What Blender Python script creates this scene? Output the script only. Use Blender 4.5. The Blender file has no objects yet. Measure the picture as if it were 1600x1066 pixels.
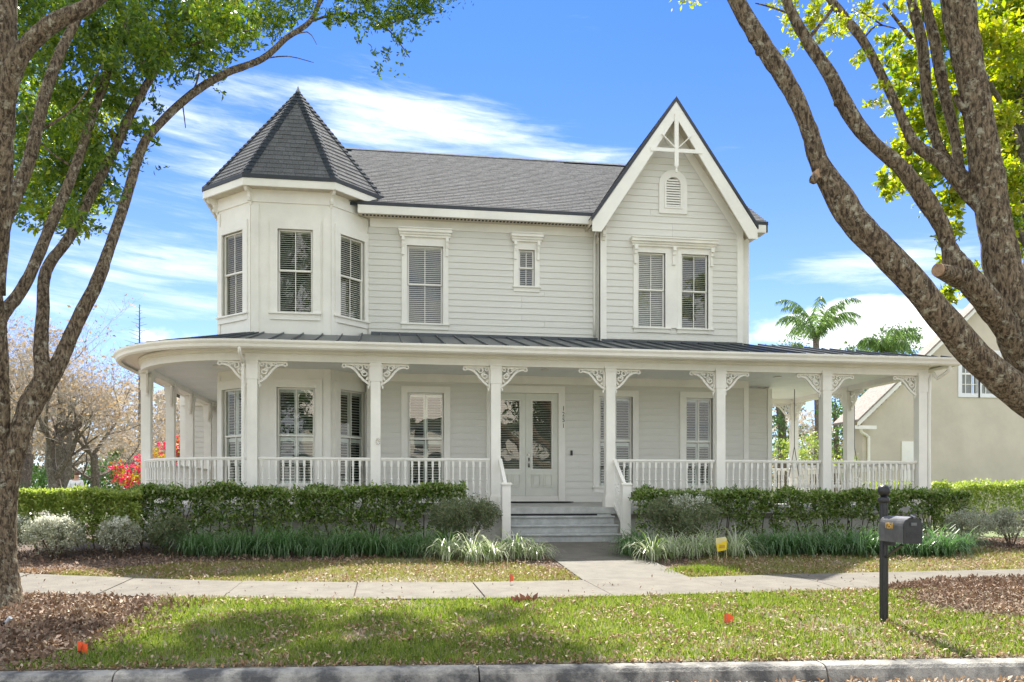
import bpy, bmesh, math, random
import numpy as np
from mathutils import Vector, Matrix, noise as mnoise
random.seed(7); rng = np.random.default_rng(7)
R = math.radians
scene = bpy.context.scene
COL = scene.collection

# ------------------------------------------------------------------ camera
F = 1316.0; YAW = R(8.643); HZ = 771.0
cam_d = bpy.data.cameras.new('camera'); cam = bpy.data.objects.new('camera', cam_d); COL.objects.link(cam)
cam_d.sensor_width = 36; cam_d.lens = F / 1600 * 36
cam_d.shift_y = (HZ - 533) / 1600
cam_d.clip_start = 0.1; cam_d.clip_end = 2000
cam.location = (0, 0, 0); cam.rotation_euler = (R(90), 0, -YAW)
scene.camera = cam
CA, SA = math.cos(YAW), math.sin(YAW)

def at(x, y, Y):
    """point of the plane Y=const (world) seen at photo pixel x,y"""
    th = math.atan((x - 800) / F) + YAW
    X = Y * math.tan(th); d = X * SA + Y * CA
    return Vector((X, Y, (HZ - y) / F * d))
def atd(x, y, d):
    u = (x - 800) / F * d
    return Vector((u * CA + d * SA, d * CA - u * SA, (HZ - y) / F * d))
def ray(x, y):
    v = atd(x, y, 1.0); return math.atan2(v.x, v.y), math.atan2(v.z, math.hypot(v.x, v.y))

# ------------------------------------------------------------------ light
SUN_AZ, SUN_EL = R(5), R(53)          # azimuth measured from +Y towards +X
w = bpy.data.worlds.new('World'); scene.world = w; w.use_nodes = True
nt = w.node_tree; nt.nodes.clear()
def N(t, **k):
    n = nt.nodes.new(t)
    for a, b in k.items(): setattr(n, a, b)
    return n
def L(a, b): nt.links.new(a, b)
def M(op, a, b=None, c=None):
    n = N('ShaderNodeMath', operation=op)
    for i, v in enumerate((a, b, c)):
        if v is None: continue
        if isinstance(v, (int, float)): n.inputs[i].default_value = v
        else: L(v, n.inputs[i])
    return n.outputs[0]
sky = N('ShaderNodeTexSky', sky_type='NISHITA')
sky.sun_disc = False; sky.sun_elevation = SUN_EL; sky.sun_rotation = SUN_AZ
sky.air_density = 1.0; sky.dust_density = 0.3; sky.ozone_density = 2.5; sky.altitude = 0
tc = N('ShaderNodeTexCoord'); sep = N('ShaderNodeSeparateXYZ'); L(tc.outputs['Generated'], sep.inputs[0])
az = M('ARCTAN2', sep.outputs[0], sep.outputs[1]); el = M('ARCSINE', sep.outputs[2])
def vec(a, b, c=0.0):
    n = N('ShaderNodeCombineXYZ')
    for i, v in enumerate((a, b, c)):
        if isinstance(v, (int, float)): n.inputs[i].default_value = v
        else: L(v, n.inputs[i])
    return n.outputs[0]
def noise(v, scale, detail=6, rough=.6, dist=0.0):
    n = N('ShaderNodeTexNoise'); n.inputs['Scale'].default_value = scale
    n.inputs['Detail'].default_value = detail; n.inputs['Roughness'].default_value = rough
    n.inputs['Distortion'].default_value = dist; L(v, n.inputs['Vector']); return n.outputs['Fac']
streak = noise(vec(M('MULTIPLY', az, 2.2), M('MULTIPLY', M('ADD', el, M('MULTIPLY', az, 0.10)), 13)), 1.7, 8, .62, .35)
billow = noise(vec(M('MULTIPLY', az, 6), M('MULTIPLY', el, 15)), 2.2, 8, .6, .2)
def blob(x, y, sx, sy, amp, tilt=0.0):
    a, e = ray(x, y)
    da = M('SUBTRACT', az, a)
    dx = M('DIVIDE', da, sx); dy = M('DIVIDE', M('SUBTRACT', M('SUBTRACT', el, e), M('MULTIPLY', da, tilt)), sy)
    r2 = M('ADD', M('MULTIPLY', dx, dx), M('MULTIPLY', dy, dy))
    return M('MULTIPLY', M('EXPONENT', M('MULTIPLY', r2, -1.0)), amp)
def addall(l):
    s = l[0]
    for q in l[1:]: s = M('ADD', s, q)
    return s
soft = addall([blob(620, 175, .20, .045, .42, -.12), blob(760, 205, .17, .03, .50, -.18), blob(930, 247, .10, .012, .5, -.1),
               blob(330, 215, .22, .07, .66), blob(250, 415, .22, .042, .75), blob(560, 250, .2, .04, .35),
               blob(1330, 425, .15, .035, .62, .08), blob(1430, 400, .12, .016, .4, .05), blob(1205, 325, .02, .008, .35),
               blob(1140, 232, .03, .005, .3), blob(1125, 202, .03, .005, .3), blob(60, 480, .2, .05, .45), blob(1500, 470, .1, .03, .4)])
hard = addall([blob(1340, 495, .085, .022, .95), blob(1430, 520, .07, .02, .9), blob(1300, 520, .1, .015, .6),
               blob(235, 525, .07, .014, .55), blob(290, 440, .04, .008, .3)])
# outside the view denser cloud is added to fill the shaded facade with light
front = M('MULTIPLY', M('ABSOLUTE', az), 1.0)
away = M('MAXIMUM', M('DIVIDE', M('SUBTRACT', front, .75), .5), M('DIVIDE', M('SUBTRACT', el, .62), .25))
wide = M('MINIMUM', M('MAXIMUM', away, 0.0), 1.0)
def ss(v, lo, hi):
    n = N('ShaderNodeMapRange', interpolation_type='SMOOTHSTEP'); L(v, n.inputs[0])
    n.inputs[1].default_value = lo; n.inputs[2].default_value = hi; return n.outputs[0]
fine = noise(vec(M('MULTIPLY', az, 5), M('MULTIPLY', M('ADD', el, M('MULTIPLY', az, 0.08)), 40)), 2.0, 8, .65, .5)
a1 = ss(M('ADD', M('ADD', M('MULTIPLY', streak, 1.25), M('MULTIPLY', fine, .75)), M('ADD', M('MULTIPLY', soft, .64), M('MULTIPLY', wide, .85))), 1.22, 2.0)
a2 = ss(M('ADD', billow, hard), .80, 1.15)
alpha = M('MINIMUM', M('ADD', M('MULTIPLY', a1, .88), a2), 1.0)
alpha = M('MULTIPLY', alpha, ss(el, 0.0, .03))
SKY_STR = 0.05
grade = N('ShaderNodeMix', data_type='RGBA', blend_type='MULTIPLY'); grade.inputs[0].default_value = 1
L(sky.outputs[0], grade.inputs[6]); grade.inputs[7].default_value = (0.135, 0.345, 0.74, 1)
hz_ = N('ShaderNodeMix', data_type='RGBA', blend_type='ADD'); L(M('EXPONENT', M('MULTIPLY', M('MAXIMUM', el, 0.0), -6.0)), hz_.inputs[0])
L(grade.outputs[2], hz_.inputs[6]); hz_.inputs[7].default_value = (4.4, 4.1, 2.9, 1)
mix = N('ShaderNodeMix', data_type='RGBA'); L(alpha, mix.inputs[0]); L(hz_.outputs[2], mix.inputs[6])
mix.inputs[7].default_value = (6.3, 6.6, 6.9, 1)
bg = N('ShaderNodeBackground'); bg.inputs[1].default_value = SKY_STR; L(mix.outputs[2], bg.inputs[0])
out = N('ShaderNodeOutputWorld'); L(bg.outputs[0], out.inputs[0])

sd = bpy.data.lights.new('sun', 'SUN'); so = bpy.data.objects.new('sun', sd); COL.objects.link(so)
sd.energy = 2.35; sd.angle = R(.53); sd.color = (1.0, .955, .87)
sdir = Vector((math.sin(SUN_AZ) * math.cos(SUN_EL), math.cos(SUN_AZ) * math.cos(SUN_EL), math.sin(SUN_EL)))
so.rotation_euler = sdir.to_track_quat('Z', 'Y').to_euler(); so.location = sdir * 60
scene.view_settings.view_transform = 'Standard'; scene.view_settings.look = 'None'
scene.view_settings.exposure = 2.4; scene.view_settings.gamma = 1

# ------------------------------------------------------------------ materials
def mat(name, col, rough=.6, var=.12, nscale=6, bump=0.0, bscale=40, metal=0, spec=.5, col2=None, island=0.0, streak=None, lo=.35, hi=.65):
    m = bpy.data.materials.new(name); m.use_nodes = True; t = m.node_tree; b = t.nodes['Principled BSDF']
    b.inputs['Roughness'].default_value = rough; b.inputs['Metallic'].default_value = metal
    b.inputs['Specular IOR Level'].default_value = spec
    tcn = t.nodes.new('ShaderNodeTexCoord'); v = tcn.outputs['Object']
    if streak:
        mp = t.nodes.new('ShaderNodeMapping'); mp.inputs['Scale'].default_value = streak; t.links.new(v, mp.inputs[0]); v = mp.outputs[0]
    n = t.nodes.new('ShaderNodeTexNoise'); n.inputs['Scale'].default_value = nscale; n.inputs['Detail'].default_value = 6
    n.inputs['Roughness'].default_value = .65
    t.links.new(v, n.inputs['Vector'])
    r = t.nodes.new('ShaderNodeValToRGB'); t.links.new(n.outputs['Fac'], r.inputs[0])
    c2 = col2 or tuple(c * (1 - var * 2) for c in col)
    r.color_ramp.elements[0].position = lo; r.color_ramp.elements[1].position = hi
    r.color_ramp.elements[0].color = (*c2, 1); r.color_ramp.elements[1].color = (*(tuple(min(1, c * (1 + var * .4)) for c in col)), 1)
    o = r.outputs[0]
    if island:
        g = t.nodes.new('ShaderNodeNewGeometry'); hs = t.nodes.new('ShaderNodeHueSaturation')
        mr = t.nodes.new('ShaderNodeMapRange'); t.links.new(g.outputs['Random Per Island'], mr.inputs[0])
        mr.inputs[3].default_value = 1 - island; mr.inputs[4].default_value = 1 + island
        t.links.new(mr.outputs[0], hs.inputs['Value']); t.links.new(o, hs.inputs['Color']); o = hs.outputs[0]
    t.links.new(o, b.inputs['Base Color'])
    if bump:
        n2 = t.nodes.new('ShaderNodeTexNoise'); n2.inputs['Scale'].default_value = bscale; n2.inputs['Detail'].default_value = 5
        t.links.new(v, n2.inputs['Vector'])
        bp = t.nodes.new('ShaderNodeBump'); bp.inputs['Strength'].default_value = bump; bp.inputs['Distance'].default_value = .02
        t.links.new(n2.outputs['Fac'], bp.inputs['Height']); t.links.new(bp.outputs[0], b.inputs['Normal'])
    return m

def leafmat(name, cols, trans=.45, rough=.45, spec=.5):
    m = bpy.data.materials.new(name); m.use_nodes = True; t = m.node_tree; b = t.nodes['Principled BSDF']
    g = t.nodes.new('ShaderNodeNewGeometry'); r = t.nodes.new('ShaderNodeValToRGB')
    t.links.new(g.outputs['Random Per Island'], r.inputs[0]); e = r.color_ramp.elements
    k = len(cols)
    while len(e) < k: e.new(.5)
    for i, c in enumerate(cols): e[i].position = i / max(1, k - 1); e[i].color = (*c, 1)
    t.links.new(r.outputs[0], b.inputs['Base Color']); b.inputs['Roughness'].default_value = rough
    b.inputs['Specular IOR Level'].default_value = spec
    tr = t.nodes.new('ShaderNodeBsdfTranslucent'); hs = t.nodes.new('ShaderNodeHueSaturation')
    hs.inputs['Saturation'].default_value = 1.15; hs.inputs['Value'].default_value = 1.7
    t.links.new(r.outputs[0], hs.inputs['Color']); t.links.new(hs.outputs[0], tr.inputs[0])
    mx = t.nodes.new('ShaderNodeMixShader'); mx.inputs[0].default_value = trans
    t.links.new(b.outputs[0], mx.inputs[1]); t.links.new(tr.outputs[0], mx.inputs[2])
    t.links.new(mx.outputs[0], t.nodes['Material Output'].inputs[0]); return m

TRIM = mat('white_trim_paint', (.88, .85, .77), .45, .055, 1.1, .05, 60)
SIDING = mat('siding_paint', (.72, .70, .63), .5, .04, 1.5, .10, 90, island=.035, streak=(.6, 1, 6))
DOORP = mat('door_paint', (.72, .72, .63), .4, .04, 3)
CEILP = mat('ceiling_paint', (.85, .86, .83), .5, .04, 2)
DECK = mat('deck_paint', (.46, .46, .43), .55, .12, 5, .15, 50)
STEP = mat('step_paint', (.45, .46, .44), .6, .14, 5, .2, 60)
SHING = mat('asphalt_shingle', (.172, .172, .178), .95, .2, 30, .4, 160, island=.11, spec=.1)
SHINGD = mat('shingle_ridge', (.055, .065, .08), .9, .2, 30, .3, 160, island=.15, spec=.15)
DRIP = mat('drip_edge_metal', (.035, .04, .05), .5, .1)
METAL = mat('standing_seam_metal', (.055, .065, .075), .38, .12, 2, spec=.6)
SOFF = mat('soffit_paint', (.62, .56, .45), .6, .08, 8)
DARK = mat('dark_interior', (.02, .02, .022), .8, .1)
SLAT = mat('blind_slat', (.80, .77, .68), .5, .05, island=.05)
SHUT = mat('shutter_paint', (.68, .69, .63), .45, .05, island=.04)
BLACKM = mat('black_metal', (.02, .02, .022), .35, .2, 30)
NICKEL = mat('nickel', (.5, .48, .44), .25, .1, metal=.9)
CONC = mat('sidewalk_concrete', (.15, .132, .105), .85, .14, 3.5, .25, 120, island=.05)
CONC2 = mat('walkway_concrete', (.15, .135, .11), .85, .14, 3.5, .25, 120, island=.05)
KERB = mat('kerb_concrete', (.34, .32, .28), .9, .1, 3.2, .7, 60, col2=(.085, .083, .08), lo=.40, hi=.60)
ASPH = mat('street_asphalt', (.34, .31, .27), .9, .2, 12, .6, 200)
SOIL = mat('mulch_soil', (.16, .11, .08), .95, .3, 14, .8, 60)
LAWN = mat('lawn_soil', (.15, .135, .075), .95, .2, 5, .8, 70, col2=(.19, .15, .11))
FARG = mat('far_lawn', (.17, .21, .08), .95, .2, 1.5, .5, 30)
STUCCO = mat('stucco_wall', (.63, .565, .45), .9, .07, .7, .4, 90)
ORANGE = mat('orange_flag_plastic', (.9, .12, .03), .5, .04)
YELLOW = mat('yellow_sign_face', (.85, .62, .02), .5, .05)
CREAMS = mat('sign_cream', (.7, .62, .3), .5, .05)
WIRE = mat('flag_wire', (.3, .3, .3), .4)
SKIN = mat('skin', (.5, .28, .18), .5, .03); HAIR = mat('hair', (.12, .06, .03), .6); SHIRT = mat('white_shirt', (.8, .8, .8), .8, .03); JEANS = mat('trousers', (.05, .07, .12), .8)
CUT = mat('cut_wood', (.38, .24, .14), .8, .2, 20)
WOODF = mat('fence_wood', (.26, .20, .15), .85, .2, 5)

def barkmat(name, c1, c2, c3):
    m = bpy.data.materials.new(name); m.use_nodes = True; t = m.node_tree; b = t.nodes['Principled BSDF']
    tcn = t.nodes.new('ShaderNodeTexCoord'); mp = t.nodes.new('ShaderNodeMapping'); mp.inputs['Scale'].default_value = (1, 1, .38)
    t.links.new(tcn.outputs['Object'], mp.inputs[0])
    n = t.nodes.new('ShaderNodeTexNoise'); n.inputs['Scale'].default_value = 34; n.inputs['Detail'].default_value = 8; n.inputs['Roughness'].default_value = .7
    n.inputs['Distortion'].default_value = .6
    t.links.new(mp.outputs[0], n.inputs['Vector'])
    r = t.nodes.new('ShaderNodeValToRGB'); t.links.new(n.outputs['Fac'], r.inputs[0])
    r.color_ramp.elements[0].position = .42; r.color_ramp.elements[0].color = (*c1, 1)
    r.color_ramp.elements[1].position = .60; r.color_ramp.elements[1].color = (*c2, 1)
    n3 = t.nodes.new('ShaderNodeTexNoise'); n3.inputs['Scale'].default_value = 9; n3.inputs['Detail'].default_value = 7; n3.inputs['Roughness'].default_value = .75
    t.links.new(tcn.outputs['Object'], n3.inputs['Vector'])
    r3 = t.nodes.new('ShaderNodeValToRGB'); t.links.new(n3.outputs['Fac'], r3.inputs[0])
    r3.color_ramp.elements[0].position = .55; r3.color_ramp.elements[1].position = .64
    mx = t.nodes.new('ShaderNodeMix'); mx.data_type = 'RGBA'; t.links.new(r3.outputs[0], mx.inputs[0])
    t.links.new(r.outputs[0], mx.inputs[6]); mx.inputs[7].default_value = (*c3, 1)
    t.links.new(mx.outputs[2], b.inputs['Base Color']); b.inputs['Roughness'].default_value = .95; b.inputs['Specular IOR Level'].default_value = .2
    bp = t.nodes.new('ShaderNodeBump'); bp.inputs['Strength'].default_value = 1.0; bp.inputs['Distance'].default_value = .06
    t.links.new(n.outputs['Fac'], bp.inputs['Height']); t.links.new(bp.outputs[0], b.inputs['Normal']); return m
BARK = barkmat('oak_bark', (.055, .04, .027), (.30, .23, .15), (.46, .43, .32))
BARKG = barkmat('grey_bark', (.09, .075, .06), (.22, .19, .155), (.34, .31, .27))
TWIG = mat('twigs', (.42, .37, .31), .95, .15, 3, island=.35)

def glassmat():
    m = bpy.data.materials.new('window_glass'); m.use_nodes = True; t = m.node_tree
    b = t.nodes['Principled BSDF']; t.nodes.remove(b)
    gl = t.nodes.new('ShaderNodeBsdfGlossy'); gl.inputs['Roughness'].default_value = .01; gl.inputs['Color'].default_value = (1, .92, .8, 1)
    tr = t.nodes.new('ShaderNodeBsdfTransparent'); tr.inputs[0].default_value = (.82, .86, .84, 1)
    tcn = t.nodes.new('ShaderNodeTexCoord'); n = t.nodes.new('ShaderNodeTexNoise'); n.inputs['Scale'].default_value = 2.2; n.inputs['Detail'].default_value = 1
    t.links.new(tcn.outputs['Object'], n.inputs['Vector'])
    bp = t.nodes.new('ShaderNodeBump'); bp.inputs['Strength'].default_value = .04; bp.inputs['Distance'].default_value = .05
    t.links.new(n.outputs['Fac'], bp.inputs['Height']); t.links.new(bp.outputs[0], gl.inputs['Normal'])
    mx = t.nodes.new('ShaderNodeMixShader'); mx.inputs[0].default_value = .095
    t.links.new(tr.outputs[0], mx.inputs[1]); t.links.new(gl.outputs[0], mx.inputs[2]); t.links.new(mx.outputs[0], t.nodes['Material Output'].inputs[0])
    return m
GLASS = glassmat()

# ------------------------------------------------------------------ mesh helpers
def tag(o, label=None, cat=None, group=None, kind=None):
    for k, v in (('label', label), ('category', cat), ('group', group), ('kind', kind)):
        if v: o[k] = v
    return o
def empty(name, loc, label=None, cat=None, group=None):
    o = bpy.data.objects.new(name, None); o.location = loc; o.empty_display_size = .2; COL.objects.link(o)
    return tag(o, label, cat, group)
def place(o, parent):
    COL.objects.link(o)
    if parent is not None:
        o.parent = parent
        if parent.type == 'EMPTY': o.matrix_parent_inverse = Matrix.Translation(-parent.location)
        else: o.matrix_parent_inverse = Matrix.Translation(-parent.location)
    return o
class MB:
    def __init__(s): s.v = []; s.f = []
    def add(s, vs, fs):
        b = len(s.v); s.v.extend([tuple(p) for p in vs]); s.f.extend([tuple(i + b for i in f) for f in fs]); return s
    def box(s, x0, x1, y0, y1, z0, z1):
        return s.add([(x0, y0, z0), (x1, y0, z0), (x1, y1, z0), (x0, y1, z0), (x0, y0, z1), (x1, y0, z1), (x1, y1, z1), (x0, y1, z1)],
                     [(0, 3, 2, 1), (4, 5, 6, 7), (0, 1, 5, 4), (1, 2, 6, 5), (2, 3, 7, 6), (3, 0, 4, 7)])
    def hexa(s, p):   # 8 points bottom 4 then top 4
        return s.add(p, [(0, 3, 2, 1), (4, 5, 6, 7), (0, 1, 5, 4), (1, 2, 6, 5), (2, 3, 7, 6), (3, 0, 4, 7)])
    def prism(s, poly, axis, a, b):
        n = len(poly)
        def P(u, v, w):
            return {'Y': (u, w, v), 'X': (w, u, v), 'Z': (u, v, w)}[axis]
        vs = [P(u, v, a) for u, v in poly] + [P(u, v, b) for u, v in poly]
        fs = [tuple(range(n))[::-1], tuple(range(n, 2 * n))] + [(i, (i + 1) % n, n + (i + 1) % n, n + i) for i in range(n)]
        return s.add(vs, fs)
    def bar(s, a, b, w, h, up=(0, 0, 1)):   # box along a->b
        a = Vector(a); b = Vector(b); d = (b - a).normalized(); side = d.cross(Vector(up)).normalized(); u = side.cross(d)
        p = []
        for q in (a, b):
            p += [q - side * w / 2 - u * h / 2, q + side * w / 2 - u * h / 2, q + side * w / 2 + u * h / 2, q - side * w / 2 + u * h / 2]
        return s.add(p, [(0, 1, 2, 3), (7, 6, 5, 4), (0, 4, 5, 1), (1, 5, 6, 2), (2, 6, 7, 3), (3, 7, 4, 0)])
    def tube(s, pts, rad, seg=8, cap=True, rough=0.0):
        pts = [Vector(p) for p in pts]; n = len(pts); base = len(s.v)
        ref = None
        for i, p in enumerate(pts):
            d = (pts[min(i + 1, n - 1)] - pts[max(i - 1, 0)]).normalized()
            if ref is None: ref = Vector((0, 0, 1)) if abs(d.z) < .9 else Vector((1, 0, 0))
            a = d.cross(ref).normalized(); b = d.cross(a); ref = -b if False else ref
            ref = a.cross(d)
            r = rad[i] if hasattr(rad, '__len__') else rad
            for k in range(seg):
                an = 2 * math.pi * k / seg; q = p + (a * math.cos(an) + b * math.sin(an)) * r
                if rough: 
                    nn = mnoise.noise(q * (1.1 / max(r, .05)) * .35) + .5 * mnoise.noise(q * 9)
                    q = p + (a * math.cos(an) + b * math.sin(an)) * r * (1 + rough * nn)
                s.v.append(tuple(q))
        for i in range(n - 1):
            for k in range(seg):
                k2 = (k + 1) % seg
                s.f.append((base + i * seg + k, base + i * seg + k2, base + (i + 1) * seg + k2, base + (i + 1) * seg + k))
        if cap:
            s.f.append(tuple(base + k for k in range(seg))[::-1]); s.f.append(tuple(base + (n - 1) * seg + k for k in range(seg)))
        return s
    def lathe(s, prof, c, seg=16):   # prof (r,z), around vertical axis at c
        base = len(s.v); n = len(prof)
        for r, z in prof:
            for k in range(seg):
                an = 2 * math.pi * (k + .5) / seg; s.v.append((c[0] + r * math.cos(an), c[1] + r * math.sin(an), c[2] + z))
        for i in range(n - 1):
            for k in range(seg):
                k2 = (k + 1) % seg; s.f.append((base + i * seg + k, base + i * seg + k2, base + (i + 1) * seg + k2, base + (i + 1) * seg + k))
        s.f.append(tuple(base + k for k in range(seg))[::-1]); s.f.append(tuple(base + (n - 1) * seg + k for k in range(seg)))
        return s
    def mesh(s, name, m, smooth=False, bevel=0):
        me = bpy.data.meshes.new(name); me.from_pydata(s.v, [], s.f)
        if m: me.materials.append(m)
        if smooth: me.polygons.foreach_set('use_smooth', [True] * len(me.polygons))
        me.update(); return me
    def build(s, name, m, parent=None, smooth=False, bevel=0):
        o = bpy.data.objects.new(name, s.mesh(name, m, smooth)); place(o, parent)
        if bevel:
            b = o.modifiers.new('bevel', 'BEVEL'); b.width = bevel; b.segments = 2; b.limit_method = 'ANGLE'
        return o
def inst(name, me, loc, parent=None, rot=(0, 0, 0), sc=(1, 1, 1)):
    o = bpy.data.objects.new(name, me); o.location = loc; o.rotation_euler = rot; o.scale = sc
    return place(o, parent)
def smooth_path(pts, rad, per=5):
    P = [Vector(p) for p in pts]; out = []; ro = []
    for i in range(len(P) - 1):
        p0 = P[max(i - 1, 0)]; p1 = P[i]; p2 = P[i + 1]; p3 = P[min(i + 2, len(P) - 1)]
        for k in range(per):
            t = k / per
            out.append(.5 * ((2 * p1) + (p2 - p0) * t + (2 * p0 - 5 * p1 + 4 * p2 - p3) * t * t + (3 * p1 - p0 - 3 * p2 + p3) * t ** 3))
            ro.append(rad[i] * (1 - t) + rad[i + 1] * t)
    out.append(P[-1]); ro.append(rad[-1]); return out, ro

def np_mesh(name, V, Fq, m):
    """V (n,3), Fq (k,4) or (k,3) -> mesh, fast"""
    me = bpy.data.meshes.new(name); k = Fq.shape[1]
    me.vertices.add(len(V)); me.vertices.foreach_set('co', V.astype(np.float32).ravel())
    me.loops.add(Fq.size); me.loops.foreach_set('vertex_index', Fq.astype(np.int32).ravel())
    me.polygons.add(len(Fq)); me.polygons.foreach_set('loop_start', np.arange(0, Fq.size, k, dtype=np.int32))
    me.polygons.foreach_set('loop_total', np.full(len(Fq), k, dtype=np.int32))
    if m: me.materials.append(m)
    me.update(calc_edges=True); return me
def unit(a): return a / np.maximum(np.linalg.norm(a, axis=1, keepdims=True), 1e-6)
def leaves_geo(C, size, aspect=.45, flat=0.0, dirs=None, curl=.12):
    n = len(C); d = rng.normal(size=(n, 3)); 
    if dirs is not None: d = d * .6 + dirs
    d = unit(d); up = rng.normal(size=(n, 3)) ; up[:, 2] += flat * 3; nrm = unit(up); s = unit(np.cross(d, nrm)); nrm = np.cross(s, d)
    L_ = (size * (0.55 + .95 * rng.random(n) ** 1.6))[:, None]; W = L_ * aspect
    V = np.stack([C, C + d * L_ * .5 + s * W * .5 + nrm * L_ * curl, C + d * L_, C + d * L_ * .5 - s * W * .5 + nrm * L_ * curl], 1).reshape(-1, 3)
    Fq = np.arange(4 * n).reshape(n, 4); return V, Fq
def blob_points(blobs, n_per_area, sub=.28, shell=.55):
    """blobs: (centre, (rx,ry,rz)) ; leaves gathered in clumps"""
    out = []
    for c, r, w_ in blobs:
        c = np.array(c); r = np.array(r if hasattr(r, '__len__') else (r, r, r), float)
        n = int(n_per_area * w_ * (r[0] * r[2]) ** 1.0); ns = max(3, n // 26)
        s = unit(rng.normal(size=(ns, 3))) * (shell + (1 - shell) * rng.random((ns, 1)) ** .6)
        s = c + s * r
        rs = sub * r.mean() * (.5 + rng.random(ns))
        idx = rng.integers(0, ns, n)
        out.append(s[idx] + rng.normal(size=(n, 3)) * rs[idx][:, None] * .55)
    return np.concatenate(out)
def leaf_obj(name, C, size, m, parent=None, **k):
    V, Fq = leaves_geo(C, size, **k); o = bpy.data.objects.new(name, np_mesh(name, V, Fq, m)); return place(o, parent)

# ------------------------------------------------------------------ terrain
C5, S5 = math.cos(R(5)), math.sin(R(5))
TT = [-400, 7.345, 7.35, 10.4, 12.05, 16.5, 900]; ZZ = [-1.5, -1.5, -1.5, -1.32, -1.29, -1.0, -1.0]
def tXY(X, Y): return Y * C5 + X * S5
def gz(X, Y): return float(np.interp(tXY(X, Y), TT, ZZ))
def gzn(X, Y): return np.interp(Y * C5 + X * S5, TT, ZZ)
def walk_t(X):
    X = np.asarray(X, float); r_ = np.where(X < 5, 10.4 + .026 * (X - 1) ** 2, 10.816 + .09 * (X - 5)); return r_ if r_.ndim else float(r_)
def from_t(X, t): return (t - X * S5) / C5           # Y for given X and t
def sheet(name, xs, f0, f1, ny, m, dz, kind='structure', parent=None):
    V = []; Fc = []
    for i, X in enumerate(xs):
        y0, y1 = f0(X), f1(X)
        for j in range(ny + 1):
            Y = y0 + (y1 - y0) * j / ny; V.append((X, Y, gz(X, Y) + dz))
    for i in range(len(xs) - 1):
        for j in range(ny):
            a = i * (ny + 1) + j; Fc.append((a, a + ny + 1, a + ny + 2, a + 1))
    mb = MB(); mb.add(V, Fc); o = mb.build(name, m, parent); 
    if kind: o['kind'] = kind
    return o
xs_all = [-400, -120, -60, -30, -20] + [x * .5 for x in range(-32, 60)] + [32, 45, 70, 120, 400]
def ysplit(X): return from_t(X, 7.36)
# base ground as rows of t
def ground():
    ts = [7.33, 8.5, 10.4, 11.2, 12.05, 13, 14, 15, 16.5, 20, 30, 60, 150, 500]
    V = [(X, from_t(X, t), float(np.interp(t, TT, ZZ))) for X in xs_all for t in ts]; n = len(ts)
    Fc = [(i * n + j, (i + 1) * n + j, (i + 1) * n + j + 1, i * n + j + 1) for i in range(len(xs_all) - 1) for j in range(n - 1)]
    o = MB().add(V, Fc).build('ground', SOIL); o['kind'] = 'structure'
ground()
# street: crowned strip in front, under the camera
mb = MB(); n = 3
V = [(X, from_t(X, t), z) for X in xs_all for t, z in ((-60, -1.62), (2, -1.60), (7.2, -1.655))]
mb.add(V, [(i * 3 + j, (i + 1) * 3 + j, (i + 1) * 3 + j + 1, i * 3 + j + 1) for i in range(len(xs_all) - 1) for j in range(2)])
mb.build('street', ASPH)['kind'] = 'structure'
# kerb built of cast sections
kerb = empty('kerb', (0, 7.2, -1.65)); kerb['kind'] = 'structure'
prof = [(7.11, -1.70), (7.13, -1.60), (7.155, -1.535), (7.185, -1.505), (7.23, -1.493), (7.34, -1.490), (7.352, -1.50), (7.352, -1.72)]
for k in range(-7, 12):
    xa = -2.62 + .4 + 3.02 * (k) + .006; xb = xa + 3.008; mb = MB(); dz = random.uniform(-.004, .004)
    vs = []
    for X in (xa, xb): vs += [(X, from_t(X, t), z + dz) for t, z in prof]
    m_ = len(prof); mb.add(vs, [tuple(range(m_))[::-1], tuple(range(m_, 2 * m_))] + [(i, (i + 1) % m_, m_ + (i + 1) % m_, m_ + i) for i in range(m_)])
    mb.build('kerb_section', KERB, kerb, bevel=.006)
# pavement slabs
sw = empty('sidewalk', (0, 11, -1.3)); sw['kind'] = 'structure'
SLABX = []
jx = [-30 + 1.62 * i for i in range(40)]
off = min(jx, key=lambda v: abs(v - 2.87)) - 2.87
jx = [v - off for v in jx]
for i in range(len(jx) - 1):
    xa, xb = jx[i] + .006, jx[i + 1] - .006; mb = MB(); dz = random.uniform(0, .008); tl = random.uniform(-.004, .004); p = []
    for z_ in (-.12, .022):
        for X, tt in ((xa, 0), (xb, 0), (xb, 1.63), (xa, 1.63)):
            Y = from_t(X, walk_t(X) + tt); p.append((X, Y, gz(X, Y) + z_ + dz + (tl if X == xb else 0)))
    mb.hexa(p); mb.build('paving_slab', CONC, sw, bevel=.008)
wk = empty('walkway', (3.7, 14, -1.1)); wk['kind'] = 'structure'
WX0, WX1 = 2.87, 4.49
ys = [from_t(3.7, walk_t(3.7) + 1.65), 13.9, 14.15, 15.3, 16.62]
for a, b in zip(ys[:-1], ys[1:]):
    mb = MB(); p = []
    for z_ in (-.1, .02):
        for X, Y in ((WX0, a + .012), (WX1, a + .012), (WX1, b - .004), (WX0, b - .004)): p.append((X, Y, gz(X, Y) + z_))
    mb.hexa(p); mb.build('paving_slab', CONC2, wk, bevel=.006)
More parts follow.
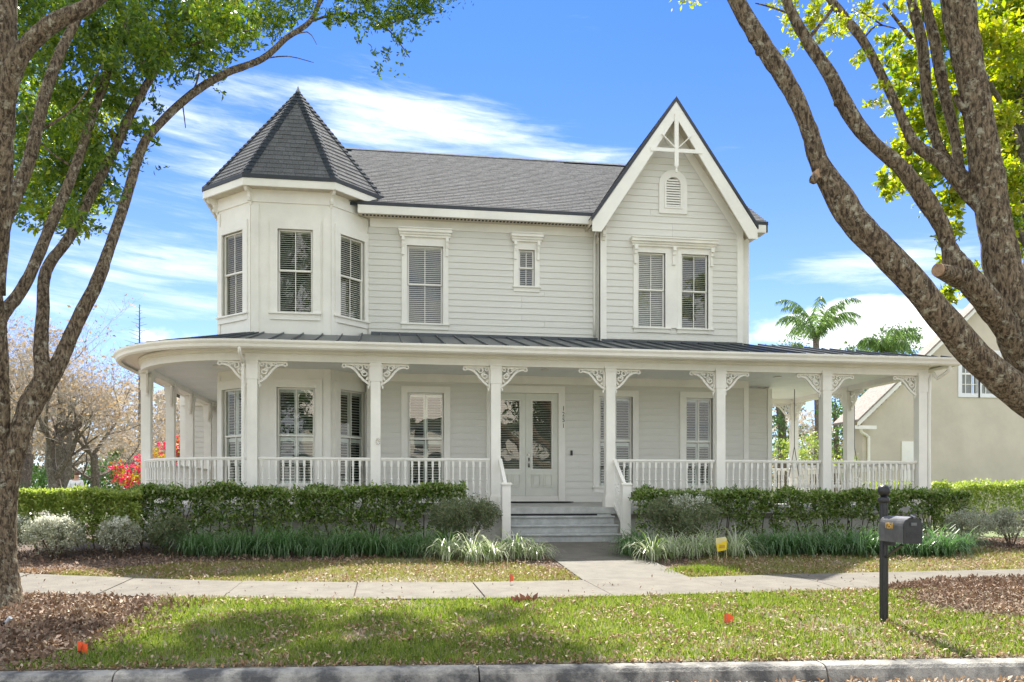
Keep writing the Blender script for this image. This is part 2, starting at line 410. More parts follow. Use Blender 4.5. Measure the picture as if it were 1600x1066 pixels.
# lawns
xsf = [x * .25 for x in range(-70, 90)]
def mulchL(X, Y):      # leaf bed round the left tree
    return ((X + 5.4) / 2.8) ** 2 + ((Y - 9.8) / 3.5) ** 2 < 1.0
def mulchR(X, Y):
    return ((X - 8.6) / 2.1) ** 2 + ((Y - 9.3) / 1.3) ** 2 < 1.0
sheet('verge_lawn', xsf, lambda X: from_t(X, 7.36), lambda X: from_t(X, walk_t(X) - .02), 6, LAWN, .006)
def bed_front(X):      # front limit of the planting beds (Y)
    s = 14.55 + .18 * math.sin(X * .9) + .1 * math.sin(X * 2.3 + 1)
    if X < -3.2: s = 14.55 - min(1.2, (-3.2 - X) * .55) + .1 * math.sin(X * 2)
    if 1.4 < X < 2.9: s -= (X - 1.4) * 1.3
    if 4.4 < X < 6.0: s -= (6.0 - X) * 1.0
    return s
def lawn_back(X): return max(bed_front(X), from_t(X, walk_t(X) + 1.7) + .1)
sheet('front_lawn', [x for x in xsf if x <= 2.8], lambda X: from_t(X, walk_t(X) + 1.66), lawn_back, 5, LAWN, .006)
sheet('front_lawn', [x for x in xsf if x >= 4.5], lambda X: from_t(X, walk_t(X) + 1.66), lawn_back, 5, LAWN, .006)
mb = MB(); mb.add([(-400, 24, -.99), (-10, 24, -.99), (-10, 400, -.99), (-400, 400, -.99)], [(0, 1, 2, 3)])
mb.build('side_lawn', FARG)['kind'] = 'structure'
mb = MB(); mb.add([(13.6, 17, -.985), (60, 17, -.985), (60, 200, -.985), (13.6, 200, -.985)], [(0, 1, 2, 3)])
mb.build('side_lawn', FARG)['kind'] = 'structure'
mb = MB(); mb.add([(-200, 38, -.975), (-9, 42, -.975), (-9, 50, -.975), (-200, 47, -.975)], [(0, 1, 2, 3)])
mb.build('side_street', CONC)['kind'] = 'structure'

# grass blades
GRASS1 = leafmat('grass_blade', [(.10, .17, .03), (.16, .23, .035), (.23, .29, .06), (.32, .32, .11), (.12, .20, .03)], .4, .5, .3)
GRASS2 = leafmat('grass_blade_dry', [(.22, .24, .06), (.30, .28, .10), (.18, .22, .04), (.36, .32, .15)], .35, .6, .2)
def vnoise(X, Y, s):
    return np.array([mnoise.noise(Vector((x * s, y * s, 3.3))) for x, y in zip(X, Y)])
def grass(name, X, Y, h, wd, m, label):
    n = len(X); Z = gzn(X, Y) + .004
    a = rng.random(n) * 2 * np.pi; lean = rng.random(n) * .9; b = rng.random(n) * 2 * np.pi
    H = h * (.5 + rng.random(n)); base = np.stack([X, Y, Z], 1)
    s = np.stack([np.cos(a), np.sin(a), np.zeros(n)], 1) * (wd * (.6 + .8 * rng.random(n)))[:, None]
    mid = base + np.stack([np.cos(b) * lean * H * .35, np.sin(b) * lean * H * .35, H * .6], 1)
    tip = base + np.stack([np.cos(b) * lean * H, np.sin(b) * lean * H, H * (1 - .35 * lean)], 1)
    V = np.stack([base - s, base + s, mid + s * .7, tip, mid - s * .7], 1).reshape(-1, 3)
    i5 = np.arange(n)[:, None] * 5
    Fq = i5 + np.array([[0, 1, 2, 3]]); Fq = np.concatenate([Fq, ])
    Ft = i5 + np.array([[0, 1, 2, 3, 4]])
    o = bpy.data.objects.new(name, np_mesh(name, V, Ft, m)); place(o, None)
    return tag(o, label, 'grass', kind='stuff')
n = 150000
X = rng.uniform(-5.6, 9.5, n); t_ = rng.uniform(7.37, 1, n) if False else 7.37 + rng.random(n) * (walk_t(X) - .02 - 7.37)
Y = (t_ - X * S5) / C5
nz = vnoise(X[::1], Y, 1.3) + .6 * vnoise(X, Y, 4.0)
keep = (~mulchL(X, Y) if False else ~((((X + 5.4) / 2.8) ** 2 + ((Y - 9.8) / 3.5) ** 2 + nz * .12) < .97)) & ~((((X - 8.6) / 2.1) ** 2 + ((Y - 9.3) / 1.3) ** 2 + nz * .15) < 1)
keep &= (nz + rng.random(n) * .9) > -.02
grass('verge_grass', X[keep], Y[keep], .055, .0042, GRASS1, 'green St Augustine grass between the kerb and the pavement'.replace('St Augustine ', 'broad-bladed '))
n = 90000
X = rng.uniform(-8.5, 13, n); lo_ = (walk_t(X) + 1.68 - X * S5) / C5
hi_ = np.array([lawn_back(x) for x in X]); Y = lo_ + rng.random(n) * np.maximum(hi_ - lo_, 0)
nz = vnoise(X, Y, 1.1) + .6 * vnoise(X, Y, 4.5)
keep = ((X < 2.82) | (X > 4.53)) & ((hi_ - lo_) > .15) & ((nz + rng.random(n) * .9) > .18)
grass('front_grass', X[keep], Y[keep], .045, .004, GRASS2, 'thin yellow-green grass between the pavement and the planting beds')
q = np.stack([rng.normal(4.98, .22, 2500), rng.normal(12.55, .13, 2500)], 1)
grass('grass_tuft', q[:, 0], q[:, 1], .085, .005, GRASS1, 'bright green tuft of grass right of the walkway by the pavement')

# fallen leaves
LITTER = leafmat('fallen_leaf', [(.28, .17, .09), (.38, .27, .17), (.22, .12, .06), (.45, .36, .26), (.34, .19, .09), (.52, .45, .34)], .12, .6, .35)
MULCHM = leafmat('mulch_leaf', [(.14, .085, .055), (.25, .165, .11), (.10, .06, .04), (.34, .25, .18), (.19, .11, .075)], .08, .7, .3)
def litter(name, X, Y, size, m, label, lift=.012, flat=1.0, asp=.42, zoff=None):
    Z = gzn(X, Y) + lift + rng.random(len(X)) * lift if zoff is None else zoff
    C = np.stack([X, Y, Z], 1)
    o = leaf_obj(name, C, size, m, None, aspect=asp, flat=flat, curl=.14)
    return tag(o, label, 'fallen leaves', kind='stuff')
def pick(n, x0, x1, f0, f1, cond):
    X = rng.uniform(x0, x1, n); a = f0(X); Y = a + rng.random(n) * (f1(X) - a); k = cond(X, Y); return X[k], Y[k]
vn = lambda X, Y, s: vnoise(X, Y, s)
X, Y = pick(30000, -6, 10.5, lambda X: (7.37 - X * S5) / C5, lambda X: (walk_t(X) - .05 - X * S5) / C5,
            lambda X, Y: (1.5 * vn(X, Y, 1.7) + .7 * vn(X, Y, 6) + rng.random(len(X)) * .7) > .44 - .035 * np.clip(X, -2, 6))
litter('fallen_leaves', X, Y, .045, LITTER, 'brown fallen oak leaves scattered over the verge grass', .03)
fb = lambda X: np.array([lawn_back(x) for x in X])
X, Y = pick(30000, -8.5, 13.5, lambda X: (walk_t(X) + 1.7 - X * S5) / C5, lambda X: fb(X) + .15,
            lambda X, Y: ((X < 2.8) | (X > 4.55)) & ((vn(X, Y, 1.5) + .5 * vn(X, Y, 6) + rng.random(len(X)) * .8) > .22 + .25 * np.clip((Y - 12.6) / 2, 0, 1)))
litter('fallen_leaves', X, Y, .05, LITTER, 'pale fallen leaves over the lawn in front of the planting beds', .02)
X, Y = pick(26000, -9, 14, lambda X: fb(X) - .1, lambda X: 0 * X + 16.4, lambda X, Y: ((X < 2.8) | (X > 4.55)))
litter('fallen_leaves', X, Y, .055, MULCHM, 'dark leaf mulch covering the planting beds under the shrubs', .015)
X, Y = pick(34000, -9.5, -1.8, lambda X: (7.4 - X * S5) / C5, lambda X: (walk_t(X) - .1 - X * S5) / C5, lambda X, Y: (((X + 5.4) / 2.8) ** 2 + ((Y - 9.8) / 3.5) ** 2) < 1.02 + .35 * rng.random(len(X)) ** 2)
litter('fallen_leaves', X, Y, .065, MULCHM, 'dark brown leaf litter around the foot of the large left tree', .02, .5)
X, Y = pick(22000, 4.5, 10.5, lambda X: 0 * X + 7, lambda X: (walk_t(X) - .1 - X * S5) / C5, lambda X, Y: (((X - 8.6) / 2.1) ** 2 + ((Y - 9.3) / 1.3) ** 2) < 1.0 + .5 * rng.random(len(X)) ** 2)
litter('fallen_leaves', X, Y, .055, MULCHM, 'reddish leaf litter heaped at the right edge by the pavement', .03, .5)
X, Y = pick(9000, 6.6, 11, lambda X: (walk_t(X) - .15 - X * S5) / C5, lambda X: (np.interp(X, [6.6, 8.0, 9.5, 11], [11.0, 11.9, 12.1, 12.15]) - X * S5) / C5, lambda X, Y: X == X)
litter('fallen_leaves', X, Y, .055, MULCHM, 'brown leaf litter spilling over the pavement edge at the far right', .03, .5)
# strips along the kerb and a few on the paving and road
X, Y = pick(3500, -6, 9, lambda X: (7.345 - X * S5) / C5, lambda X: (7.42 - X * S5) / C5, lambda X, Y: rng.random(len(X)) < .8)
litter('fallen_leaves', X, Y, .045, LITTER, 'dry leaves lying along the back edge of the kerb', .012)
X, Y = pick(9000, -6, 11, lambda X: (6.4 - X * S5) / C5, lambda X: (7.08 - X * S5) / C5, lambda X, Y: X + rng.random(len(X)) * 5 > 1.2)
litter('fallen_leaves', X, Y, .055, LITTER, 'dry leaves gathered in the gutter of the street', zoff=-1.635 + rng.random(len(X)) * .02)
X, Y = pick(260, -8, 12, lambda X: (walk_t(X) + .05 - X * S5) / C5, lambda X: (walk_t(X) + 1.6 - X * S5) / C5, lambda X, Y: X == X)
litter('fallen_leaves', X, Y, .04, MULCHM, 'few single leaves lying on the pavement slabs', .03)

# ------------------------------------------------------------------ the house
YW, YG, YL = 20.2, 19.9, 19.9           # upper main wall, gable wall, lower wall
YC = 17.6                                # porch column line
house = empty('victorian_house', (3.5, 19.9, -1.0), 'two-storey cream clapboard house with turret, steep gable and wraparound white porch', 'house')

def board_piece(x0, x1, z0, h, Y, parent, me_cache={}):
    k = (round(x1 - x0, 3), round(h, 3))
    if k not in me_cache:
        wdt = x1 - x0; mb = MB()
        mb.hexa([(0, -.021, 0), (wdt, -.021, 0), (wdt, 0, 0), (0, 0, 0), (0, -.004, h), (wdt, -.004, h), (wdt, 0, h), (0, 0, h)])
        me_cache[k] = mb.mesh('siding_board', SIDING)
    inst('siding_board', me_cache[k], (x0, Y, z0), parent)
def cut(x0, x1, z0, z1, holes):
    segs = [(x0, x1)]
    for hx0, hx1, hz0, hz1 in holes:
        if hz1 <= z0 + .01 or hz0 >= z1 - .01: continue
        ns = []
        for a, b in segs:
            if hx1 <= a or hx0 >= b: ns.append((a, b)); continue
            if hx0 > a: ns.append((a, hx0))
            if hx1 < b: ns.append((hx1, b))
        segs = ns
    return [(a, b) for a, b in segs if b - a > .02]
def sided_wall(name, x0, x1, z0, z1, Y, holes, parent, rows=.155, xr=None, label=None, thick=.14):
    # backing sheet with real openings
    mb = MB(); zs = sorted({z0, z1} | {h for q in holes for h in q[2:] if z0 < h < z1})
    if xr:
        zs = sorted(set(zs) | {z0 + (z1 - z0) * i / 24 for i in range(25)})
    for a, b in zip(zs[:-1], zs[1:]):
        xa, xb = xr(b) if xr else (x0, x1)
        for p, q in cut(xa, xb, a, b, holes): mb.box(p, q, Y + .002, Y + thick, a, b)
    wobj = mb.build(name, SIDING, parent)
    if label: wobj['label'] = label
    n_ = int(round((z1 - z0) / rows)); h = (z1 - z0) / n_
    for i in range(n_):
        za, zb = z0 + i * h, z0 + (i + 1) * h
        xa, xb = xr(zb) if xr else (x0, x1)
        if xb - xa < .05: continue
        for p, q in cut(xa, xb, za, zb, [(a_ - 0, b_ + 0, c_, d_) for a_, b_, c_, d_ in holes]):
            if q - p > 2.0 and random.random() < .55:
                jm = p + (q - p) * random.choice((.35, .5, .65)); board_piece(p, jm - .002, za, h, Y, wobj); board_piece(jm + .002, q, za, h, Y, wobj)
            else: board_piece(p, q, za, h, Y, wobj)
    return wobj

def rect(px0, py0, px1, py1, Y):
    a = at(px0, py0, Y); b = at(px1, py1, Y); c = at((px0 + px1) / 2, py0, Y); d = at((px0 + px1) / 2, py1, Y)
    return (a.x, b.x, d.z, c.z)     # x0,x1,z0,z1

LS = {}
def window(org, ang, x0, x1, z0, z1, parent, casing=.11, head=.0, crown=False, sill=True, blind='blind', name='window', label=None, mid=.5, muntin=True, extra=0):
    """opening x0..x1, z0..z1 in wall-local coordinates; org/ang place the wall (local x along wall, y into house)"""
    Mx = Matrix.Translation(org) @ Matrix.Rotation(ang, 4, 'Z')
    def B(mb, nm, m, par):
        mb.v = [tuple(Mx @ Vector(v)) for v in mb.v]; return mb.build(nm, m, par)
    c = casing; mb = MB(); y = -.045
    mb.box(x0 - c, x0, y, .05, z0, z1); mb.box(x1, x1 + c, y, .05, z0, z1)
    mb.box(x0 - c, x1 + c, y - .003, .05, z1, z1 + c + head)
    # reveal lining
    mb.box(x0, x0 + .012, .05, .14, z0, z1); mb.box(x1 - .012, x1, .05, .14, z0, z1)
    fr = B(mb, name, TRIM, parent)
    if label: fr['label'] = label
    if sill:
        s = MB(); s.box(x0 - c - .03, x1 + c + .03, y - .035, .05, z0 - .035, z0); s.box(x0 - c, x1 + c, y + .008, 0, z0 - .035 - c * .8, z0 - .035)
        B(s, 'sill', TRIM, fr)
    if crown:
        s = MB(); zt = z1 + c + head; e = extra
        for i, (o_, zz, hh) in enumerate(((.03, 0, .05), (.07, .05, .05), (.12, .10, .07), (.15, .17, .025))):
            s.box(x0 - c - .03 - o_ * .4 - e, x1 + c + .03 + o_ * .4 + e, y - o_ - .03, .0, zt + zz, zt + zz + hh)
        B(s, 'crown_moulding', TRIM, fr)
        for bx in ([x0 - c + .035, x1 + c - .035] + ([(x0 + x1) / 2] if crown == 3 else [])):
            s = MB(); s.box(bx - .035, bx + .035, y - .11, y, zt - .10, zt); s.box(bx - .03, bx + .03, y - .075, y, zt - .19, zt - .10)
            s.box(bx - .035, bx + .035, y - .055, y, zt - .23, zt - .19); s.box(bx - .026, bx + .026, y - .04, y, zt - .38, zt - .23); s.box(bx - .03, bx + .03, y - .05, y, zt - .43, zt - .38)
            B(s, 'corbel', TRIM, fr)
    # sashes
    zm = z0 + (z1 - z0) * mid; f = .035
    for (a, b, yy, nm) in ((zm, z1, .03, 'upper_sash'), (z0, zm + .03, .055, 'lower_sash')):
        s = MB(); X0, X1 = x0 + .012, x1 - .012
        s.box(X0, X0 + f, yy, yy + .03, a, b); s.box(X1 - f, X1, yy, yy + .03, a, b)
        s.box(X0 + f, X1 - f, yy, yy + .03, b - f, b); s.box(X0 + f, X1 - f, yy, yy + .03, a, a + f)
        so_ = B(s, nm, TRIM, fr)
        if muntin:
            s = MB(); s.box((x0 + x1) / 2 - .008, (x0 + x1) / 2 + .008, yy + .004, yy + .022, a + f, b - f); B(s, 'muntin', TRIM, fr)
        g = MB(); g.add([(X0 + f, yy + .015, a + f), (X1 - f, yy + .015, a + f), (X1 - f, yy + .015, b - f), (X0 + f, yy + .015, b - f)], [(0, 1, 2, 3)])
        B(g, 'pane', GLASS, fr)
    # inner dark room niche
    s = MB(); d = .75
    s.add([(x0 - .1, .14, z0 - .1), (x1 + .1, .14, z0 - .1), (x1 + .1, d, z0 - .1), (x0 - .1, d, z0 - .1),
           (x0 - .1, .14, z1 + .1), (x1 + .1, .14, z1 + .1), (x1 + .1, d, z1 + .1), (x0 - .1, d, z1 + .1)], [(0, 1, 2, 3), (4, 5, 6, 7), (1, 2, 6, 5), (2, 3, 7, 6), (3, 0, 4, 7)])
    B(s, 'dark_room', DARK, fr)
    s = MB()
    if blind == 'blind':
        z = z1 - .03; s.box(x0 + .02, x1 - .02, .10, .135, z1 - .05, z1)
        tl_ = random.uniform(.006, .014)
        while z > z0 + .02:
            s.add([(x0 + .02, .095, z - tl_), (x1 - .02, .095, z - tl_), (x1 - .02, .120, z + tl_), (x0 + .02, .120, z + tl_)], [(0, 1, 2, 3)]); z -= .047
        o = B(s, 'blind', SLAT, fr); o['kind'] = 'stuff'
    elif blind == 'shutter':
        fw = .045
        for a, b in ((x0 + .02, (x0 + x1) / 2 - .004), ((x0 + x1) / 2 + .004, x1 - .02)):
            for c0, c1 in ((z0 + .01, z0 + (z1 - z0) * .49), (z0 + (z1 - z0) * .5, z1 - .01)):
                s.box(a, a + fw, .1, .125, c0, c1); s.box(b - fw, b, .1, .125, c0, c1); s.box(a + fw, b - fw, .1, .125, c0, c0 + .07); s.box(a + fw, b - fw, .1, .125, c1 - .09, c1)
                z = c1 - .12
                while z > c0 + .09:
                    s.add([(a + fw, .085, z - .014), (b - fw, .085, z - .014), (b - fw, .137, z + .012), (a + fw, .137, z + .012)], [(0, 1, 2, 3)]); z -= .062
        o = B(s, 'shutter', SHUT, fr); o['kind'] = 'stuff'
    return fr
O0 = Vector((0, 0, 0))
def openg(r, c=.0): return (r[0] - c, r[1] + c, r[2] - c, r[3] + c)

# --- upper main wall
ZP = 3.70     # where the porch roof meets the walls
ga0 = at(939, 400, YG).x - .005
w1 = rect(636, 385, 692, 506, YW); w2 = rect(810, 391, 835, 448, YW)
MW = sided_wall('main_wall', -.36, ga0, ZP - .1, 6.30, YW, [w1, w2], house, .15)
window(Vector((0, YW, 0)), 0, *w1, house, casing=.13, head=.06, crown=2, label='tall upstairs window with crown moulding beside the turret')
window(Vector((0, YW, 0)), 0, *w2, house, casing=.12, head=.06, crown=2, label='small upstairs window between the turret and the gable')
mb = MB(); mb.box(-.33, ga0 - .02, YW - .035, YW, 6.30, 6.52); mb.build('frieze_board', TRIM, house)
# --- gable wall
ga = at(939, 400, YG).x; gb = at(1159, 400, YG).x; GC = 6.96
w3 = rect(996, 395.5, 1039, 512, YG); w4 = rect(1064, 397, 1106, 513.5, YG); w4 = (w4[0], w4[1], w3[2], w3[3])
vx0, vx1 = at(1037, 300, YG).x, at(1065, 300, YG).x; vz0, vz1 = at(1050, 327, YG).z, at(1050, 275, YG).z
PITCH = 2.93 / 2.05
def gxr(z):
    half = (9.35 - z) / PITCH
    return (max(ga, GC - half), min(gb, GC + half))
gw = sided_wall('gable_wall', ga, gb, ZP - .1, 9.2, YG, [w3, w4, (vx0, vx1, vz0, vz1)], house, .16, xr=gxr)
for i, ww in enumerate((w3, w4)):
    window(Vector((0, YG, 0)), 0, *ww, house, casing=.11, head=.03, label=('left' if i == 0 else 'right') + ' window of the pair in the gable')
mb = MB(); mb.box(w3[1] + .11, w4[0] - .11, YG - .04, YG, w3[2], w3[3] + .14); mb.build('mullion_board', TRIM, house)
s = MB(); zt = w3[3] + .14; xx0 = w3[0] - .11; xx1 = w4[1] + .11
for o_, zz, hh in ((.03, 0, .05), (.07, .05, .05), (.13, .10, .07), (.16, .17, .025)): s.box(xx0 - .03 - o_ * .4, xx1 + .03 + o_ * .4, YG - .075 - o_, YG, zt + zz, zt + zz + hh)
s.build('crown_moulding', TRIM, house)
for bx in (xx0 + .04, (xx0 + xx1) / 2, xx1 - .04):
    s = MB(); s.box(bx - .04, bx + .04, YG - .17, YG - .045, zt - .10, zt); s.box(bx - .035, bx + .035, YG - .125, YG - .045, zt - .19, zt - .10); s.box(bx - .03, bx + .03, YG - .09, YG - .045, zt - .38, zt - .19); s.box(bx - .034, bx + .034, YG - .1, YG - .045, zt - .43, zt - .38)
    s.build('corbel', TRIM, house)
mb = MB(); mb.box(ga - .02, ga + .13, YG - .04, YG + .1, ZP - .1, 6.75); mb.box(ga - .02, ga, YG, YW, ZP - .1, 6.75); mb.build('corner_board', TRIM, house)
mb = MB(); mb.box(gb - .13, gb + .02, YG - .04, YG + .1, ZP - .1, 6.95); mb.build('corner_board', TRIM, house)
# set-back main wall right of the gable
rx = at(1169.5, 400, YW).x
mb = MB(); mb.box(gb + .022, rx, YW - .03, YW + .1, ZP - .1, 6.75); mb.box(rx - .1, rx - .002, YW + .1, 28.5, ZP - .1, 6.75)
mb.prism([(YW, 6.7), (28.6, 6.7), (24.3, 9.55)], 'X', rx - .1, rx - .004); mb.build('side_wall', TRIM, house)
# arched louvre vent
vc = (vx0 + vx1) / 2; vw = (vx1 - vx0) / 2; vs = vz1 - vw
def arch(w_, z0, zs, n=14): return [(vc - w_, z0), (vc + w_, z0)] + [(vc + w_ * math.cos(math.pi * i / n), zs + w_ * math.sin(math.pi * i / n)) for i in range(n + 1)]
def arch_ring(wo, wi, z0o, z0i, y0, y1, nm, parent):
    n = 14; o = [(vc + wo * math.cos(math.pi * i / n), vs + wo * math.sin(math.pi * i / n)) for i in range(n + 1)]
    ii = [(vc + wi * math.cos(math.pi * i / n), vs + wi * math.sin(math.pi * i / n)) for i in range(n + 1)]
    o = [(vc + wo, z0i)] + o + [(vc - wo, z0i)]; ii = [(vc + wi, z0i)] + ii + [(vc - wi, z0i)]
    m_ = MB()
    for k in range(len(o) - 1):
        (a, b), (c, d), (e, f), (g, h) = o[k], o[k + 1], ii[k + 1], ii[k]
        m_.hexa([(a, y0, b), (c, y0, d), (e, y0, f), (g, y0, h), (a, y1, b), (c, y1, d), (e, y1, f), (g, y1, h)])
    m_.box(vc - wo, vc + wo, y0, y1, z0o, z0i)
    return m_.build(nm, TRIM, parent)
vent = arch_ring(vw + .13, vw, vz0 - .12, vz0, YG - .05, YG + .02, 'arched_vent', house)
arch_ring(vw, vw - .05, vz0, vz0 + .04, YG - .07, YG + .02, 'vent_frame', vent)
z = vz0 + .06
while z < vz1 - .07:
    hw = vw - .05 if z < vs else math.sqrt(max(0, (vw - .05) ** 2 - (z + .03 - vs) ** 2))
    if hw > .04:
        m_ = MB(); m_.hexa([(vc - hw, YG - .055, z - .01), (vc + hw, YG - .055, z - .01), (vc + hw, YG + .03, z + .05), (vc - hw, YG + .03, z + .05),
                            (vc - hw, YG - .055, z + .03), (vc + hw, YG - .055, z + .03), (vc + hw, YG + .03, z + .075), (vc - hw, YG + .03, z + .075)]); m_.build('louvre', TRIM, vent)
    z += .062
MB().prism(arch(vw, vz0, vs), 'Y', YG + .08, YG + .1).build('vent_back', DARK, vent)

# --- shingles
def shingles(name, O, U, Vv, v1, ufun, m, parent, exp=.14, tab=.19, th=.016):
    O, U, Vv = Vector(O), Vector(U).normalized(), Vector(Vv).normalized(); Nn = U.cross(Vv).normalized()
    if Nn.z < 0: Nn = -Nn
    mb = MB(); v = 0; row = 0
    while v < v1 - .02:
        ve = min(v + exp, v1); a0, b0 = ufun(v); a1, b1 = ufun(ve)
        u = min(a0, a1) - tab * random.random(); first = True
        while u < max(b0, b1):
            wd = tab * random.choice((.5, .8, 1, 1.2)); un = u + wd
            l0, r0 = max(u, a0), min(un, b0); l1, r1 = max(u, a1), min(un, b1)
            if r0 - l0 > .005 or r1 - l1 > .005:
                l0 = min(l0, b0); r0 = max(r0, l0); l1 = min(l1, b1); r1 = max(r1, l1); r0 = max(r0, a0); l0 = max(l0, a0); 
                t = th * random.choice((.92, 1.0, 1.1)); dv = random.uniform(-.002, .002)
                P = lambda uu, vv, h: O + U * uu + Vv * vv + Nn * h
                g = .003
                mb.add([P(l0 + g, v + dv, 0), P(r0 - g, v + dv, 0), P(l0 + g, v + dv, t), P(r0 - g, v + dv, t), P(r1 - g, ve + .012, t * .15 + .001), P(l1 + g, ve + .012, t * .15 + .001)],
                       [(0, 1, 3, 2), (2, 3, 4, 5)])
            u = un
        v = ve; row += 1
    o = mb.build(name, m, parent); o['kind'] = 'stuff'; return o
# main roof
YE, ZE, YR, ZR = 19.8, 6.735, 24.3, 9.75; XL, XR = -3.2, 9.45
mb = MB(); GR = 9.02
sy = YG + .16; sz_ = ZE + (sy - YE) * (ZR - ZE) / (YR - YE)
for xa_, xb_, y_, z_ in ((XL, ga - .01, YE, ZE), (ga - .0099, GR, sy, sz_), (GR + .0001, XR, YE, ZE)):
    mb.prism([(y_, z_ - .07), (YR, ZR - .07), (28.8, ZE - .07), (28.8, ZE), (YR, ZR), (y_, z_)], 'X', xa_, xb_)
main_roof = mb.build('main_roof', SHINGD, house)
vl = math.hypot(YR - YE, ZR - ZE); Vd = Vector((0, YR - YE, ZR - ZE))
shingles('shingle', (0, YE - .02, ZE + .004), (1, 0, 0), Vd, vl, lambda v: (-.9, ga - .01), SHING, main_roof)
shingles('shingle', (0, sy, sz_ + .004), (1, 0, 0), Vd, vl - .45, lambda v: (ga, GR), SHING, main_roof)
shingles('shingle', (0, YE - .02, ZE + .004), (1, 0, 0), Vd, vl, lambda v: (GR, XR + .01), SHING, main_roof)
mb = MB()
x = -1.5
while x < XR:
    for sgn in (-1, 1):
        mb.add([(x, YR, ZR + .05), (x + .22, YR, ZR + .045), (x + .22, YR + sgn * .14, ZR - .045), (x, YR + sgn * .14, ZR - .04)], [(0, 1, 2, 3)])
    x += .2
mb.build('ridge_cap', SHINGD, main_roof)
mb = None
for a_, b_ in ((-.62, ga - .02), (9.02, XR)): MB().box(a_, b_, YE - .05, YE + .02, ZE - .06, ZE + .022).build('drip_edge', DRIP, main_roof)
for a_, b_ in ((-.6, ga + .02), (9.02, XR - .01)): MB().box(a_, b_, YE - .04, YE - .005, ZE - .25, ZE - .062).build('fascia', TRIM, main_roof)
mb = MB(); mb.prism([(YE - .04, ZE - .25), (YE - .04, ZE - .06), (YR, ZR - .06), (YR, ZR - .25)], 'X', XR - .05, XR - .012); mb.build('fascia', TRIM, main_roof)
mb = MB(); mb.box(-.6, ga, YE, YW, ZE - .235, ZE - .215); mb.box(gb + .02, XR - .02, YE, YW, ZE - .235, ZE - .215); mb.box(rx - .002, XR - .06, YW, 28.5, ZE - .235, ZE - .215); mb.build('soffit', SOFF, main_roof)
mb = MB()
x = -.5
while x < ga - .1: mb.box(x, x + .05, YE + .1, YE + .2, ZE - .238, ZE - .2351); x += .085
mb.build('soffit_vent', DARK, main_roof)

# gable roof
YF = 19.45; AX, AZ = 6.95, 9.52; HW = 2.07; BZ = AZ - HW * PITCH
groof = None
mb = MB()
tn = .10
for sgn in (-1, 1):
    mb.prism([(AX, AZ), (AX + sgn * HW, BZ), (AX + sgn * (HW - .0), BZ - tn * 1.6), (AX, AZ - tn * 1.75)], 'Y', YF + .02, 23.95)
gable_roof = mb.build('gable_roof', SOFF, house)
for sgn in (-1, 1):
    Vd = Vector((-sgn * HW, 0, AZ - BZ)); ln = Vd.length
    nn_ = Vector((sgn * (AZ - BZ), 0, HW)).normalized()
    o = Vector((AX + sgn * HW, YF - .01, BZ)) + nn_ * .006
    shingles('shingle', o, (0, 1, 0), Vd, ln, lambda v: (0, 4.5), SHING, gable_roof)
mb = MB()
for sgn in (-1, 1):   # dark rake edge
    e = .075
    mb.prism([(AX, AZ + .03), (AX + sgn * (HW + .02), BZ + .0), (AX + sgn * (HW + .02), BZ - .11), (AX, AZ - .09)], 'Y', YF - .035, YF + .03)
mb.build('drip_edge', DRIP, gable_roof)
mb = MB()
for sgn in (-1, 1):
    mb.prism([(AX, AZ - .092), (AX + sgn * HW, BZ - .112 ), (AX + sgn * HW, BZ - .35), (AX + sgn * (HW - .22), BZ - .35), (AX, AZ - .47)], 'Y', YF - .02, YF + .015)
mb.build('rake_fascia', TRIM, gable_roof)
mb = MB()    # sloped rake soffit along the gable
for sgn in (-1, 1):
    mb.prism([(AX, AZ - .30), (AX + sgn * (HW - .02), BZ - .22), (AX + sgn * (HW - .02), BZ - .245), (AX, AZ - .325)], 'Y', YF + .015, YG)
mb.build('rake_soffit', SOFF, gable_roof)
mb = MB()
for sgn in (-1, 1):
    mb.prism([(AX, 9.28), (AX + sgn * (gb - ga) / 2, 9.28 - (gb - ga) / 2 * PITCH), (AX + sgn * ((gb - ga) / 2), 9.28 - (gb - ga) / 2 * PITCH - .40), (AX, 8.88)], 'Y', YG - .035, YG - .024)
mb.build('rake_board', TRIM, gable_roof)
# king-post truss in the apex
kp = MB(); zc_ = at(1057, 236, YF).z
kp.box(AX - .05, AX + .05, YF - .05, YF + .0, zc_ - .38, AZ - .40)
kp.lathe([(.0, -.16), (.025, -.15), (.03, -.1), (.018, -.06), (.032, -.03), (.032, 0)], (AX, YF - .025, zc_ - .38), 8)
truss = kp.build('gable_truss', TRIM, gable_roof)
hwc = (AZ - .47 - zc_) / PITCH + .03
MB().box(AX - hwc - .05, AX + hwc + .05, YF - .04, YF - .021, zc_ - .045, zc_ + .045).build('collar_tie', TRIM, gable_roof)
for sgn in (-1, 1):
    MB().bar((AX + sgn * .03, YF - .03, zc_ + .05), (AX + sgn * hwc * .62, YF - .03, zc_ + .37), .02, .07, (0, 1, 0)).build('truss_brace', TRIM, gable_roof)
